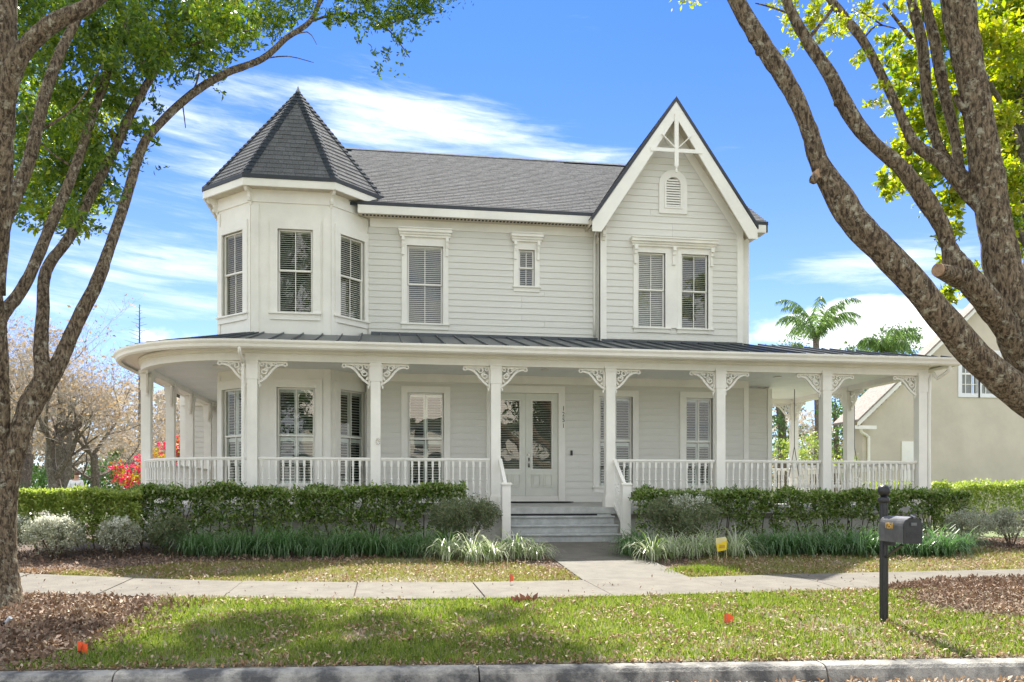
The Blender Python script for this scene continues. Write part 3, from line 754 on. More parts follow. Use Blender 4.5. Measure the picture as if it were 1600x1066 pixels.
# eave return (boxed) at gable right and corner brackets
for bx, bs in ((ga - .12, 1), (gb + .35, 1)):
    pass
def scroll_bracket(px, py, pz, dx, dy, s=1.0):
    m_ = MB(); d = Vector((dx, dy, 0)).normalized(); sd_ = Vector((-d.y, d.x, 0)) * .035 * s
    prof_ = [(0, 0), (.26, 0), (.26, -.06), (.22, -.10), (.15, -.10), (.11, -.14), (.10, -.20), (.13, -.24), (.11, -.29), (.05, -.30), (.03, -.36), (0, -.38)]
    vs_ = []
    for sg in (-1, 1):
        vs_ += [Vector((px, py, pz)) + d * a * s + Vector((0, 0, b * s)) + sd_ * sg for a, b in prof_]
    n_ = len(prof_)
    return m_.add(vs_, [tuple(range(n_))[::-1], tuple(range(n_, 2 * n_))] + [(i, (i + 1) % n_, n_ + (i + 1) % n_, n_ + i) for i in range(n_)])
scroll_bracket(ga + .05, YG - .04, 6.48, 0, -1, .95).build('eave_bracket', TRIM, house)
scroll_bracket(ga - .03, YW - .03, 6.48, 0, -1, .9).build('eave_bracket', TRIM, house)

# --- turret
TX, TY = -2.06, 19.43; FH, RUN = .87, .87
def turret_wall(z0, z1, wins, blind, nm):
    P0 = Vector((TX - FH - RUN, TY + RUN, 0)); P1 = Vector((TX - FH, TY, 0)); P2 = Vector((TX + FH, TY, 0)); P3 = Vector((TX + FH + RUN, TY + RUN, 0))
    sides = [(P0, P1), (P1, P2), (P2, P3)]
    wobj = None
    for i, (a, b) in enumerate(sides):
        ln = (b - a).length; ang = math.atan2(b.y - a.y, b.x - a.x); (u0, u1, wz0, wz1) = wins[i]
        Mx = Matrix.Translation(a) @ Matrix.Rotation(ang, 4, 'Z'); mb = MB()
        for p, q, r_, s_ in ((0, u0, z0, z1), (u1, ln, z0, z1), (u0, u1, z0, wz0), (u0, u1, wz1, z1)): mb.box(p, q, 0, .12, r_, s_)
        # raised panel boards
        mb.box(0 + .002, .17 if i else .10, -.022, 0, z0, z1 - .3); mb.box(ln - .17 if i < 2 else ln - .1, ln - .002, -.022, 0, z0, z1 - .3)
        mb.box(0.002, ln - .002, -.024, 0, z1 - .34, z1 - .30) if False else None
        mb.v = [tuple(Mx @ Vector(v)) for v in mb.v]
        wobj = mb.build(nm, TRIM, house)
        window(a, ang, u0, u1, wz0, wz1, wobj if False else house, casing=.16, head=.04, blind=blind, label='%s window of the turret, %s' % (('left', 'front', 'right')[i], 'upstairs' if z0 > 3 else 'on the ground floor'))
    # side walls going back
    mb = MB(); mb.box(P0.x, P0.x + .12, P0.y + .001, 24, z0, z1); mb.box(P3.x - .12, P3.x, P3.y + .001, 24, z0, z1); mb.build(nm, TRIM, house)
sl = math.hypot(RUN, RUN)
fa, fb_ = at(434, 400, TY).x - (TX - FH), at(489, 400, TY).x - (TX - FH)
uz0, uz1 = at(461, 489, TY).z, at(461, 359, TY).z
turret_wall(ZP - .25, 6.75, [(.2, .98, uz0, uz1), (fa, fb_, uz0, uz1), (.26, 1.02, uz0, uz1)], 'blind', 'turret_wall')
lz0, lz1 = .20, at(461, 606, TY).z
turret_wall(-.25, 3.0, [(.2, .98, lz0, lz1), (fa - .02, fb_ + .05, lz0, lz1), (.26, 1.05, lz0, lz1)], 'shutter', 'turret_wall')
# turret eave and roof
o_ = .30; FE = FH + o_ * .414; RE = RUN + o_ * .585
EZ = 6.98; AP = Vector((TX - .02, 19.13 + 2.06, 9.82))
def octa(f, rn, y0, z): return [Vector((TX - f, y0, z)), Vector((TX + f, y0, z)), Vector((TX + f + rn, y0 + rn, z)), Vector((TX + f + rn, y0 + rn + 2 * f, z)),
                                Vector((TX + f, y0 + 2 * rn + 2 * f, z)), Vector((TX - f, y0 + 2 * rn + 2 * f, z)), Vector((TX - f - rn, y0 + rn + 2 * f, z)), Vector((TX - f - rn, y0 + rn, z))]
E = octa(FE, RE, TY - o_, EZ)
mb = MB(); mb.add(E + [AP], [(i, (i + 1) % 8, 8) for i in range(8)] + [tuple(range(8))[::-1]])
troof = mb.build('turret_roof', SHINGD, house)
for i in (7, 0, 1, 2, 6):
    a, b = E[i], E[(i + 1) % 8]; U = (b - a); ln = U.length; U.normalize(); mid_ = (a + b) / 2; Vd = AP - a; along = Vd.dot(U); perp = Vd - U * along; vl = perp.length
    nrm = U.cross(perp).normalized()
    if nrm.z < 0: nrm = -nrm
    f = lambda v, al=along, L_=ln, vl=vl: (al * v / vl, L_ + (al - L_) * v / vl)
    shingles('shingle', a + nrm * .006 - perp.normalized() * .02, U, perp, vl - .05, f, SHINGT if False else SHING, troof, exp=.165, tab=.24)
for i in range(8):      # hip caps
    a = E[i]; mb = MB(); d = AP - a; n_ = int(d.length / .15)
    tan1 = (E[(i + 1) % 8] - a).normalized(); tan0 = (E[(i - 1) % 8] - a).normalized()
    for k in range(n_):
        p = a + d * (k / n_); q = a + d * ((k + 1.25) / n_ if k < n_ - 1 else 1); sc = min(1, (1 - k / n_) * 9 + .15)
        lift = Vector((0, 0, .045)); out_ = Vector((a.x - AP.x, a.y - AP.y, 0)).normalized() * .03
        for tt in (tan0, tan1):
            wd_ = .13 * sc
            mb.add([p + lift + out_, q + Vector((0, 0, .03)) + out_ * .6, q + tt * wd_ + Vector((0, 0, .018)) + out_ * .3, p + tt * wd_ + Vector((0, 0, .03)) + out_ * .8], [(0, 1, 2, 3)])
    mb.build('hip_cap', SHINGD, troof)
MB().lathe([(.09, -.16), (.07, -.05), (.045, .02), (.02, .10), (.0, .15)], (AP.x, AP.y, AP.z + .02), 8).build('finial', mat('lead_finial', (.35, .35, .35), .4), troof)
def ring(po, pi_, z0, z1, nm, m, par):
    mb = MB()
    for i in range(8):
        j = (i + 1) % 8; a, b, c, d = po[i], po[j], pi_[j], pi_[i]
        mb.hexa([(a.x, a.y, z0), (b.x, b.y, z0), (c.x, c.y, z0), (d.x, d.y, z0), (a.x, a.y, z1), (b.x, b.y, z1), (c.x, c.y, z1), (d.x, d.y, z1)])
    return mb.build(nm, m, par)
def off(o): return octa(FH + o * .414, RUN + o * .586, TY - o, 0)
ring(off(o_ + .03), off(o_ - .03), EZ - .055, EZ + .03, 'drip_edge', DRIP, troof)
ring(off(o_ + .01), off(o_ - .03), EZ - .22, EZ - .057, 'fascia', TRIM, troof)
ring(off(o_ - .0301), off(-.02), EZ - .20, EZ - .18, 'soffit', SOFF, troof)
ring(off(.03), off(0.001), EZ - .48, EZ - .201, 'frieze_board', TRIM, troof)
for cx_, cy_, dx, dy in ((TX - FH, TY, -.38, -.92), (TX + FH, TY, .38, -.92), (TX - FH - RUN, TY + RUN, -.92, -.38), (TX + FH + RUN, TY + RUN, .92, -.38)):
    scroll_bracket(cx_, cy_, EZ - .2, dx, dy, .95).build('eave_bracket', TRIM, troof)

# --- lower storey
FLW, FLE = -.205, -.297       # floor height at the wall / at the porch edge
w5 = rect(637, 614, 693.5, 757, YL); w6 = rect(936, 620, 988, 757, YL); w7 = rect(1071, 621, 1113, 757, YL)
w5 = (w5[0], w5[1], .17, w5[3]); w6 = (w6[0], w6[1], .17, w6[3]); w7 = (w7[0], w7[1], .17, w6[3])
dl, dr = at(771, 700, YL).x, at(871.5, 700, YL).x; dzb, dzt = at(821, 775, YL).z, at(821, 614.5, YL).z
LRX = at(1168.7, 650, YL).x
sided_wall('lower_wall', -.4, LRX, FLW, 2.9, YL, [w5, w6, w7, (dl, dr, FLW - .2, dzt)], house, .165)
for ww, lb in ((w5, 'ground-floor window left of the front door'), (w6, 'ground-floor window just right of the front door behind a column'), (w7, 'rightmost ground-floor front window')):
    window(Vector((0, YL, 0)), 0, *ww, house, casing=.15, blind='shutter', label=lb)
MB().box(LRX - .12, LRX + .005, YL - .035, YL + .1, FLW, 2.9).build('corner_board', TRIM, house)
y2 = 20.9; xr2 = at(1205, 650, y2).x
sided_wall('lower_wall', LRX - .1, xr2, FLW, 2.75, y2, [], house, .165)
mb = MB(); mb.box(xr2 - .11, xr2 + .01, y2 - .035, y2 + .1, FLW, 2.75); mb.box(xr2 - .1, xr2, y2 + .1, 27, FLW - .5, 2.9); mb.build('corner_board', TRIM, house)
MB().box(LRX - .1, LRX - .005, YL + .1, y2 + .1, FLW, 2.9).build('return_wall', TRIM, house)
mb = MB(); mb.box(-.3, LRX, YL - .05, YL, 2.62, 2.86); mb.build('frieze_board', TRIM, house)
# ---- double front door
cas = MB(); c = .17
cas.box(dl - c, dl - .012, YL - .06, YL + .06, FLW + .01, dzt); cas.box(dr + .012, dr + c, YL - .06, YL + .06, FLW + .01, dzt); cas.box(dl - c, dr + c, YL - .063, YL + .06, dzt, dzt + c)
cas.box(dl - .012, dr + .012, YL - .02, YL + .1, FLW - .05, dzb - .004)
frame = cas.build('door_frame', TRIM, house)
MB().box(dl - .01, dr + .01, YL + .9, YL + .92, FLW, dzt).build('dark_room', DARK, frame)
for k in (0, 1):
    W_ = (dr - dl) / 2; x0 = dl + W_ * k + .003; x1 = x0 + W_ - .006; g0, g1 = x0 + .16, x1 - .15
    gz0, gz1 = at(821, 733, YL).z, at(821, 626, YL).z
    mb = MB(); y0, y1 = YL - .0, YL + .045
    mb.box(x0, g0, y0, y1, dzb, dzt - .004); mb.box(g1, x1, y0, y1, dzb, dzt - .004); mb.box(g0, g1, y0, y1, dzb, gz0); mb.box(g0, g1, y0, y1, gz1, dzt - .004)
    d_ = mb.build('front_door', DOORP, house); d_['label'] = ('left' if k == 0 else 'right') + ' leaf of the glazed double front door'
    mb = MB()
    for a, b in ((g0 - .02, (g0 + g1) / 2 - .035), ((g0 + g1) / 2 + .035, g1 + .02)):
        z0, z1 = at(821, 761, YL).z, at(821, 741, YL).z
        for p in ((a, b, z0, z0 + .018), (a, b, z1 - .018, z1), (a, a + .018, z0 + .018, z1 - .018), (b - .018, b, z0 + .018, z1 - .018)): mb.box(p[0], p[1], y0 - .024, y0, p[2], p[3])
        mb.box(a + .045, b - .045, y0 - .018, y0, z0 + .045, z1 - .045)
    mb.build('door_panel', DOORP, d_)
    mb = MB(); b_ = .022
    mb.box(g0 - b_, g1 + b_, y0 - .012, y0, gz1, gz1 + b_); mb.box(g0 - b_, g1 + b_, y0 - .012, y0, gz0 - b_, gz0); mb.box(g0 - b_, g0, y0 - .012, y0, gz0, gz1); mb.box(g1, g1 + b_, y0 - .012, y0, gz0, gz1)
    mb.build('glazing_bead', TRIM, d_)
    MB().add([(g0, y0 + .015, gz0), (g1, y0 + .015, gz0), (g1, y0 + .015, gz1), (g0, y0 + .015, gz1)], [(0, 1, 2, 3)]).build('pane', GLASS, d_)
    mb = MB(); z = gz1 - .02
    while z > gz0 + .02:
        mb.add([(g0, y0 + .03, z - .008), (g1, y0 + .03, z - .008), (g1, y0 + .06, z + .008), (g0, y0 + .06, z + .008)], [(0, 1, 2, 3)]); z -= .042
    mb.build('blind', SLAT, d_)['kind'] = 'stuff'
hx = at(826.5, 700, YL).x; hz = at(826, 720, YL).z
mb = MB(); mb.lathe([(.032, -.01), (.032, .01)], (0, 0, 0), 12); mb.v = [(hx + x, YL - .012 + z, hz + .15 + y) for x, y, z in mb.v]
mb.build('deadbolt', NICKEL, house)
mb = MB(); mb.box(hx - .022, hx + .022, YL - .014, YL - .001, hz - .16, hz + .07); mb.tube([(hx, YL - .02, hz + .03), (hx, YL - .06, hz + .02), (hx, YL - .07, hz - .04), (hx, YL - .06, hz - .11), (hx, YL - .015, hz - .13)], .012, 8)
mb.build('door_handle', NICKEL, house, True)
bx = at(892.5, 708, YL); MB().box(bx.x - .025, bx.x + .025, YL - .05, YL - .02, bx.z - .06, bx.z + .06).build('doorbell', BLACKM, house)
# house number 1251, one numeral below the other
def text_mesh(txt, size, nm):
    cu = bpy.data.curves.new(nm, 'FONT'); cu.body = txt; cu.size = size; cu.extrude = .004; cu.align_x = 'CENTER'; cu.align_y = 'CENTER'
    o = bpy.data.objects.new(nm, cu); COL.objects.link(o); dg = bpy.context.evaluated_depsgraph_get(); me = bpy.data.meshes.new_from_object(o.evaluated_get(dg)); bpy.data.objects.remove(o); return me
for ch, yy in zip('1251', (639, 648, 657, 666)):
    p = at(879.5, yy, YL); me = text_mesh(ch, .155, 'house_number'); me.materials.append(BLACKM)
    inst('house_number', me, (p.x, YL - .068, p.z), house, (R(90), 0, 0), (.8, 1, 1))

# ---- porch deck, foundation, ceiling
RC = 2.62; CXc, CYc = -2.65, YC + RC; XS = -5.27; XE = 12.1; YB = 23.6
def outline(off_, n=18, yback=29.0):
    """porch edge running from back left, round the curved corner, along the front to the right corner"""
    r = RC + off_; pts = [(CXc - r, yback)]
    pts += [(CXc - r * math.cos(math.pi / 2 * i / n), CYc - r * math.sin(math.pi / 2 * i / n)) for i in range(n + 1)]
    pts += [(XE + off_, YC - off_)]
    return pts
def floor_z(Y): return FLE + (FLW - FLE) * max(0, min(1, (Y - 17.45) / 2.45))
ol = outline(.17)
mb = MB(); top = [(x, y, FLE) for x, y in ol] + [(XE + .17, YB + .2, FLE), (XE + .17, 28, FLE)]
poly = [(x, y) for x, y in ol] + [(XE + .17, YB + .2), (xr2, YB + .2), (xr2, 29)]
MB().prism(poly, 'Z', FLE - .14, FLE - .001).build('porch_floor', DECK, house)
# sloping deck sheet at the steps (drains to the front)
mb = MB(); mb.hexa([(-.9, YC - .15, FLE - .001), (LRX, YC - .15, FLE - .001), (LRX, YL, FLE - .001), (-.9, YL, FLE - .001), (-.9, YC - .149, FLE + .002), (LRX, YC - .149, FLE + .002), (LRX, YL, FLW), (-.9, YL, FLW)])
mb.build('porch_floor', DECK, house)
ol2 = outline(.05); pts2 = ol2 + [(XE + .05, YB + .1), (XE - .2, YB + .1), (XE - .2, YC + .2)] 
mb = MB(); FND = mat('foundation_paint', (.62, .60, .54), .6, .1, 5)
for a, b in zip(ol2[:-1], ol2[1:]):
    a = Vector((*a, 0)); b = Vector((*b, 0)); nn = Vector((-(b - a).y, (b - a).x, 0)).normalized() * .1
    if (b - a).length < .001: continue
    p = [a, b, b + nn, a + nn]; mb.hexa([(q.x, q.y, -1.1) for q in p] + [(q.x, q.y, FLE - .141) for q in p])
mb.box(XE - .05, XE + .05, YC, YB, -1.1, FLE - .141)
mb.build('porch_foundation', FND, house)
# ceiling
MB().prism([(x, y) for x, y in outline(-.1)] + [(XE - .1, YB), (8.0, YB), (8.0, 29)], 'Z', 2.80, 2.83).build('porch_ceiling', CEILP, house)
for lx, ly in ((at(1200, 590, 19.5).x, 19.0), (-3.6, 19.2), (3.6, 18.7)):
    MB().lathe([(.1, 0), (.1, .012), (.07, .02)], (lx, ly, 2.778), 16).build('recessed_light', TRIM, house)
# beam that follows the porch edge
def follow(poly, prof_, closed=False):
    """sweep a profile (out, z) along a plan polyline with mitres"""
    n_ = len(poly); P = [Vector((x, y, 0)) for x, y in poly]; vs_ = []
    for i in range(n_):
        d0 = (P[i] - P[i - 1]).normalized() if i else (P[1] - P[0]).normalized()
        d1 = (P[i + 1] - P[i]).normalized() if i < n_ - 1 else d0
        o0 = Vector((d0.y, -d0.x, 0)); o1 = Vector((d1.y, -d1.x, 0)); o = (o0 + o1).normalized(); o = o / max(.3, o.dot(o0))
        vs_ += [P[i] + o * u + Vector((0, 0, z)) for u, z in prof_]
    m_ = len(prof_); fs = [(i * m_ + j, i * m_ + (j + 1) % m_, (i + 1) * m_ + (j + 1) % m_, (i + 1) * m_ + j) for i in range(n_ - 1) for j in range(m_)]
    fs += [tuple(range(m_))[::-1], tuple((n_ - 1) * m_ + j for j in range(m_))]
    return MB().add(vs_, fs)
path = outline(0) + [(XE, YB)]
path = path[:-2] + [(XE, YC), (XE, YB), (xr2 - .05, YB)]
fpath = outline(0)[:-1] + [(XE, YC), (XE, YB)]
BB = 2.67
mb = follow(path, [(-.11, BB), (.11, BB), (.11, 2.93), (-.11, 2.93)]); mb.build('porch_beam', TRIM, house)
follow(fpath, [(.111, BB + .14), (.135, BB + .155), (.135, BB + .2), (.16, BB + .215), (.16, BB + .245), (.111, BB + .245)]).build('beam_moulding', TRIM, house)
follow(fpath, [(.10, 2.931), (.62, 2.931), (.62, 2.95), (.10, 2.95)]).build('porch_soffit', TRIM, house)
# gutter: ogee profile
follow(fpath, [(.50, 2.84), (.56, 2.84), (.60, 2.87), (.615, 2.92), (.65, 2.965), (.655, 3.005), (.64, 3.005), (.60, 2.95), (.55, 2.90), (.50, 2.89)]).build('gutter', TRIM, house)
# ---- standing seam roof
def zroof(s): return 2.985 + (s) * .24                    # s = distance in from the eave edge
roof = MB(); EO = .64; pan = None
proof = MB().prism([(x, y) for x, y in outline(.5)] + [(XE + .5, YB + .5), (9.2, YB + .5), (9.2, 20.2), (-.3, 20.2), (-.3, 25), (-3.7, 29)], 'Z', 2.951, 2.962).build('porch_roof', METAL, house)
def panel(a, b, c, d, seam=True):
    """eave a,b ; wall-side c,d (above b,a)"""
    a, b, c, d = map(Vector, (a, b, c, d)); lo_ = Vector((0, 0, -.02))
    mb = MB().hexa([a + lo_, b + lo_, c + lo_, d + lo_, a, b, c, d]); mb.build('roof_panel', METAL, proof)
    s = MB().bar(a + Vector((0, 0, .018)), d + Vector((0, 0, .018)), .022, .04); s.build('roof_seam', METAL, proof)
ys_, ze = YC - EO, zroof(0); sp = .43; wallY = YW
x = CXc
while x < XE + EO - 6:
    yt = wallY if x > -.75 else TY + .02
    if x < TX - FH - .1: yt = TY + max(0, (TX - FH) - x) + .02
    s_ = yt - ys_; panel((x, ys_, ze), (x + sp - .001, ys_, ze), (x + sp - .001, yt, zroof(s_)), (x, yt, zroof(s_))); x += sp
# right hip: front field up to the hip line then side field
hx0 = x
while x < XE + EO:
    xe = min(x + sp, XE + EO)
    def top(xx): 
        s_ = min(XE + EO - xx, wallY - ys_) ; s_ = max(s_, .0); return (xx, ys_ + s_, zroof(s_))
    panel((x, ys_, ze), (xe - .001, ys_, ze), top(xe), top(x)); x += sp
y = ys_ + .05
while y < YB + EO:
    ye = min(y + sp, YB + EO)
    def top2(yy):
        s_ = min(yy - ys_, wallY - ys_); return (XE + EO - s_, yy, zroof(s_))
    panel((XE + EO, y, ze), (XE + EO, ye - .001, ze), top2(ye), top2(y)); y += sp
# curved corner: tapered panels as a cone
rO = RC + EO; ncr = 14
for i in range(ncr):
    a0 = math.pi / 2 * i / ncr; a1 = math.pi / 2 * (i + 1) / ncr
    def pr(a, r, s_): return (CXc - r * math.sin(a), CYc - r * math.cos(a), zroof(s_))
    ri = .9
    panel(pr(a1, rO, 0), pr(a0, rO, 0), pr(a0, ri, rO - ri), pr(a1, ri, rO - ri))
y = CYc
while y < 28.5:
    panel((CXc - rO, y + sp, ze), (CXc - rO, y, ze), (-3.7, y, zroof(rO - CXc - 3.7)), (-3.7, y + sp, zroof(rO - CXc - 3.7))); y += sp
MB().box(-.3, 5.2, YW - .05, YW - .024, 3.74, 3.82).build('roof_flashing', METAL, house)
MB().box(ga, gb, YG - .06, YG - .044, 3.66, 3.74).build('roof_flashing', METAL, house)

# ---- columns with fretwork brackets
def bracket_mesh():
    m_ = MB(); T = .018
    def band(pts, w_):
        for (a, b) in zip(pts[:-1], pts[1:]):
            d = Vector((b[0] - a[0], 0, b[1] - a[1])); ln = d.length; d.normalize(); n_ = Vector((-d.z, 0, d.x)) * w_ / 2; A = Vector((a[0], 0, a[1])) - d * w_ * .15; B_ = Vector((b[0], 0, b[1])) + d * w_ * .15
            vs_ = []
            for yy in (-T, T):
                o = Vector((0, yy, 0)); vs_ += [A - n_ + o, B_ - n_ + o, B_ + n_ + o, A + n_ + o]
            m_.add(vs_, [(0, 1, 2, 3), (7, 6, 5, 4), (0, 4, 5, 1), (1, 5, 6, 2), (2, 6, 7, 3), (3, 7, 4, 0)])
    arc = [(.50 - .50 * math.cos(a) * 1.0, -.42 + .0 + .42 * math.sin(a)) for a in [math.pi / 2 * i / 9 for i in range(10)]]
    # sweeping lower edge: from low on the column to the far end under the beam, bowed
    arc = [(0.0, -.36), (.05, -.33), (.11, -.28), (.17, -.21), (.22, -.14), (.27, -.09), (.33, -.06), (.40, -.05)]
    band(arc, .035); band([(0, -.015), (.44, -.015)], .03); band([(.012, 0), (.012, -.36)], .024)
    def scroll(cx, cz, r, a0, turns, w_=.022):
        n_ = 12; band([(cx + r * (1 - .6 * i / n_) * math.cos(a0 + turns * 2 * math.pi * i / n_), cz + r * (1 - .6 * i / n_) * math.sin(a0 + turns * 2 * math.pi * i / n_)) for i in range(n_ + 1)], w_)
    scroll(.165, -.075, .06, 0, 1.2); scroll(.085, -.17, .055, 1.5, -1.2); scroll(.06, -.055, .035, 2, 1.0, .018); scroll(.27, -.045, .03, 3, 1, .016)
    band([(.10, -.11), (.15, -.15)], .022); band([(.035, -.24), (.06, -.28)], .03)
    band([(.38, -.05), (.42, -.075), (.45, -.06), (.44, -.02)], .022); band([(.0, -.37), (.03, -.40), (.02, -.43)], .024)
    return m_.mesh('bracket', TRIM)
BRK = bracket_mesh()
def column(X, Y, dirs, z0=FLE, label=None, w_=.1):
    mb = MB(); zt = BB + .06
    mb.box(X - w_, X + w_, Y - w_, Y + w_, z0 + .25, zt - .43)
    mb.box(X - w_ * 1.28, X + w_ * 1.28, Y - w_ * 1.28, Y + w_ * 1.28, z0, z0 + .22); mb.box(X - w_ * 1.14, X + w_ * 1.14, Y - w_ * 1.14, Y + w_ * 1.14, z0 + .22, z0 + .25)
    mb.box(X - w_ * 1.14, X + w_ * 1.14, Y - w_ * 1.14, Y + w_ * 1.14, zt - .43, zt - .12)
    mb.box(X - w_ * 1.24, X + w_ * 1.24, Y - w_ * 1.24, Y + w_ * 1.24, zt - .12, zt - .06); mb.box(X - w_ * 1.42, X + w_ * 1.42, Y - w_ * 1.42, Y + w_ * 1.42, zt - .06, zt - .002)
    c_ = mb.build('porch_column', TRIM, house)
    if label: c_['label'] = label
    for ang in dirs:
        a = R(ang); inst('bracket', BRK, (X + math.cos(a) * w_ * 1.14, Y + math.sin(a) * w_ * 1.14, BB - .002), c_, (0, 0, a), (1.25, 1.1, 1.18))
    return c_
CX = [-2.62, -.17, 2.32, 4.80, 7.28, 9.77]
for X in CX: column(X, YC, (0, 180))
column(XE, YC, (180, 90))
column(XE, 20.6, (90, -90)); column(XE, YB, (180, -90))
for Y in (19.85, 22.1, 24.2, 26.6):
    Xc = XS if Y > CYc else CXc - math.sqrt(RC ** 2 - (CYc - Y) ** 2)
    column(Xc, Y, (90, -75))
# railings
def bal_mesh(z0, z1):
    h = z1 - z0
    return MB().lathe([(.026, 0), (.026, h * .22), (.016, h * .25), (.024, h * .34), (.026, h * .42), (.017, h * .5), (.028, h * .53), (.017, h * .56), (.019, h * .80), (.021, h * .84)], (0, 0, 0), 6).box(-.023, .023, -.023, .023, h * .84, h).mesh('baluster', TRIM)
RT = .735; RB = FLE + .10
BAL = bal_mesh(RB + .045, RT - .055)
def railing(pts, zoff=0, name='railing'):
    mb = MB(); per = [Vector((*p, 0)) for p in pts]; tot = sum((b - a).length for a, b in zip(per[:-1], per[1:]))
    for prof_ in ([(-.045, RT - .04), (.045, RT - .04), (.045, RT - .008), (.03, RT), (-.03, RT), (-.045, RT - .008)], [(-.025, RT - .065), (.025, RT - .065), (.025, RT - .04), (-.025, RT - .04)], [(-.03, RB), (.03, RB), (.03, RB + .045), (-.03, RB + .045)]):
        q = follow(pts, prof_); mb.add(q.v, q.f)
    r_ = mb.build(name, TRIM, house); n_ = int(round(tot / .143))
    for k in range(n_):
        d = tot * (k + .5) / n_
        for a, b in zip(per[:-1], per[1:]):
            l_ = (b - a).length
            if d <= l_: p = a + (b - a) * d / l_; break
            d -= l_
        an = math.atan2(b.y - a.y, b.x - a.x); inst('baluster', BAL, (p.x, p.y, RB + .045), r_, (0, 0, an))
    return r_
for a, b in zip(CX[:-1], CX[1:]):
    if a == 2.32: continue
    railing([(a + .11, YC), (b - .11, YC)])
railing([(CX[-1] + .11, YC), (XE - .11, YC)])
crv = [(CXc - RC * math.sin(a), CYc - RC * math.cos(a)) for a in [math.pi / 2 * i / 14 for i in range(15)]]
crv[0] = (CX[0] - .11, YC)
railing(crv[::-1]); railing([(XS, 22.0), (XS, CYc)]); railing([(XS, 26.5), (XS, 22.2)])
railing([(XE, YC + .11), (XE, 20.49)]); railing([(XE, 20.71), (XE, YB - .11)]); railing([(XE - .11, YB), (xr2 + .02, YB)])
# downspouts
def pipe(pts, r, nm='downspout'):
    mb = MB(); p, rr = smooth_path(pts, [r] * len(pts), 4); mb.tube(p, rr, 8); return mb.build(nm, TRIM, house, True)
cxx = CX[0] - .17
pipe([(cxx, YC - .55, 2.86), (cxx, YC - .52, 2.76), (cxx, YC - .2, 2.62), (cxx, YC - .13, 2.5), (cxx, YC - .13, -.9)], .035)
dx_ = XE + .17
pipe([(dx_ + .2, YC - .5, 2.86), (dx_ + .2, YC - .45, 2.74), (dx_ + .12, YC - .2, 2.6), (dx_, YC - .08, 2.48), (dx_, YC - .08, -.9)], .04)
pipe([(ga - .10, YE + .02, 6.5), (ga - .10, YW - .15, 6.3), (ga - .10, YW - .06, 6.2), (ga - .10, YW - .06, 3.85)], .03)
# ---- front steps with handrails
st = MB(); SX0, SX1 = 2.47, 4.78; tr = .28; rs = .175
steps = MB().box(SX0, SX1, YC - .15 - .02, YC - .145, -1.0, FLE - .13).build('front_steps', STEP, house)
for k in range(3):
    zt = FLE - rs * (k + 1); y1 = YC - .17 - tr * k; y0 = y1 - tr
    MB().box(SX0, SX1, y0 + .03, y1, -1.02, zt - .035).build('step_riser', STEP, steps)
    MB().box(SX0 - .01, SX1 + .01, y0 - .01, y1, zt - .035 + .0005, zt).build('step_tread', STEP, steps, bevel=.006)
MB().box(SX0 + .03, SX1 - .3, YC - .182, YC - .171, FLE - .175, FLE - .135).build('riser_gap', DARK, steps)
def stair_rail(X):
    r_ = MB(); yb, zb = YC - .17 - tr * 2.75, -.82; a = Vector((X, YC - .1, RT - .03)); b = Vector((X, yb, .12))
    r_.bar(a, b, .07, .06); r_.bar(Vector((X, YC - .12, FLE + .06)), Vector((X, yb, -.72)), .055, .07); rail = r_.build('stair_railing', TRIM, house)
    np_ = MB(); w_ = .085
    np_.box(X - w_, X + w_, yb - w_, yb + w_, zb - .1, .17); np_.box(X - w_ - .025, X + w_ + .025, yb - w_ - .025, yb + w_ + .025, .17, .20); np_.box(X - w_ - .01, X + w_ + .01, yb - w_ - .01, yb + w_ + .01, .20, .215)
    np_.build('newel_post', TRIM, rail)
    for k in range(6):
        t = (k + .7) / 6.6; y = (YC - .12) + (yb - YC + .12) * t; zlo = FLE + .09 + (-.72 - FLE - .06) * t; zhi = RT - .06 + (.09 - RT + .03) * t
        me = bal_mesh(0, zhi - zlo) if k == 0 else me; inst('baluster', me, (X, y, zlo), rail)
stair_rail(SX0 - .06); stair_rail(SX1 + .10)
# left rear wing seen through the porch
sided_wall('wing_wall', -6.1, -3.9, FLW, 3.2, 27.2, [], house, .165)
MB().box(-6.2, -5.9, 27.12, 27.3, FLW - .6, 3.2).build('corner_board', TRIM, house)
MB().box(-6.15, -3.9, 27.05, 27.2, 2.7, 2.95).build('frieze_board', TRIM, house)
wd_ = MB(); wd_.box(-6.2, -3.9, 27.35, 34, -1, 3.3); wd_.build('wing_wall', SIDING, house)
MB().prism([(-6.6, 3.25), (-3.6, 4.6), (-3.6, 4.4), (-6.6, 3.1)], 'Y', 26.9, 34).build('wing_roof', SHING, house)
mb = MB(); mb.box(-3.8, 9.0, 28.4, 28.5, -1, 6.6); mb.box(-3.82, -3.7, 21.5, 28.4, -1, 6.6); mb.box(-.3, 9.0, 20.4, 28.4, 2.84, 2.9); mb.build('rear_wall', SIDING, house)
# doormat, small porch light fitting on column
MB().box(dl + .05, dr + .25, YL - .62, YL - .07, FLW - .004, FLW + .012).build('doormat', mat('mat_rubber', (.02, .02, .02), .9))
tag(bpy.data.objects['doormat'], 'thin black mat lying before the double front door', 'doormat')
p_ = at(590.5, 690, YC - .1)
mb = MB(); 
for k in range(9): a = k * .7; mb.bar((p_.x, YC - .115, p_.z), (p_.x + .045 * math.cos(a), YC - .12, p_.z + .075 * math.sin(a)), .012, .012, (0, 1, .01))
tag(mb.build('wall_ornament', NICKEL), 'small grey metal ornament fixed on the second porch column from the left', 'ornament')

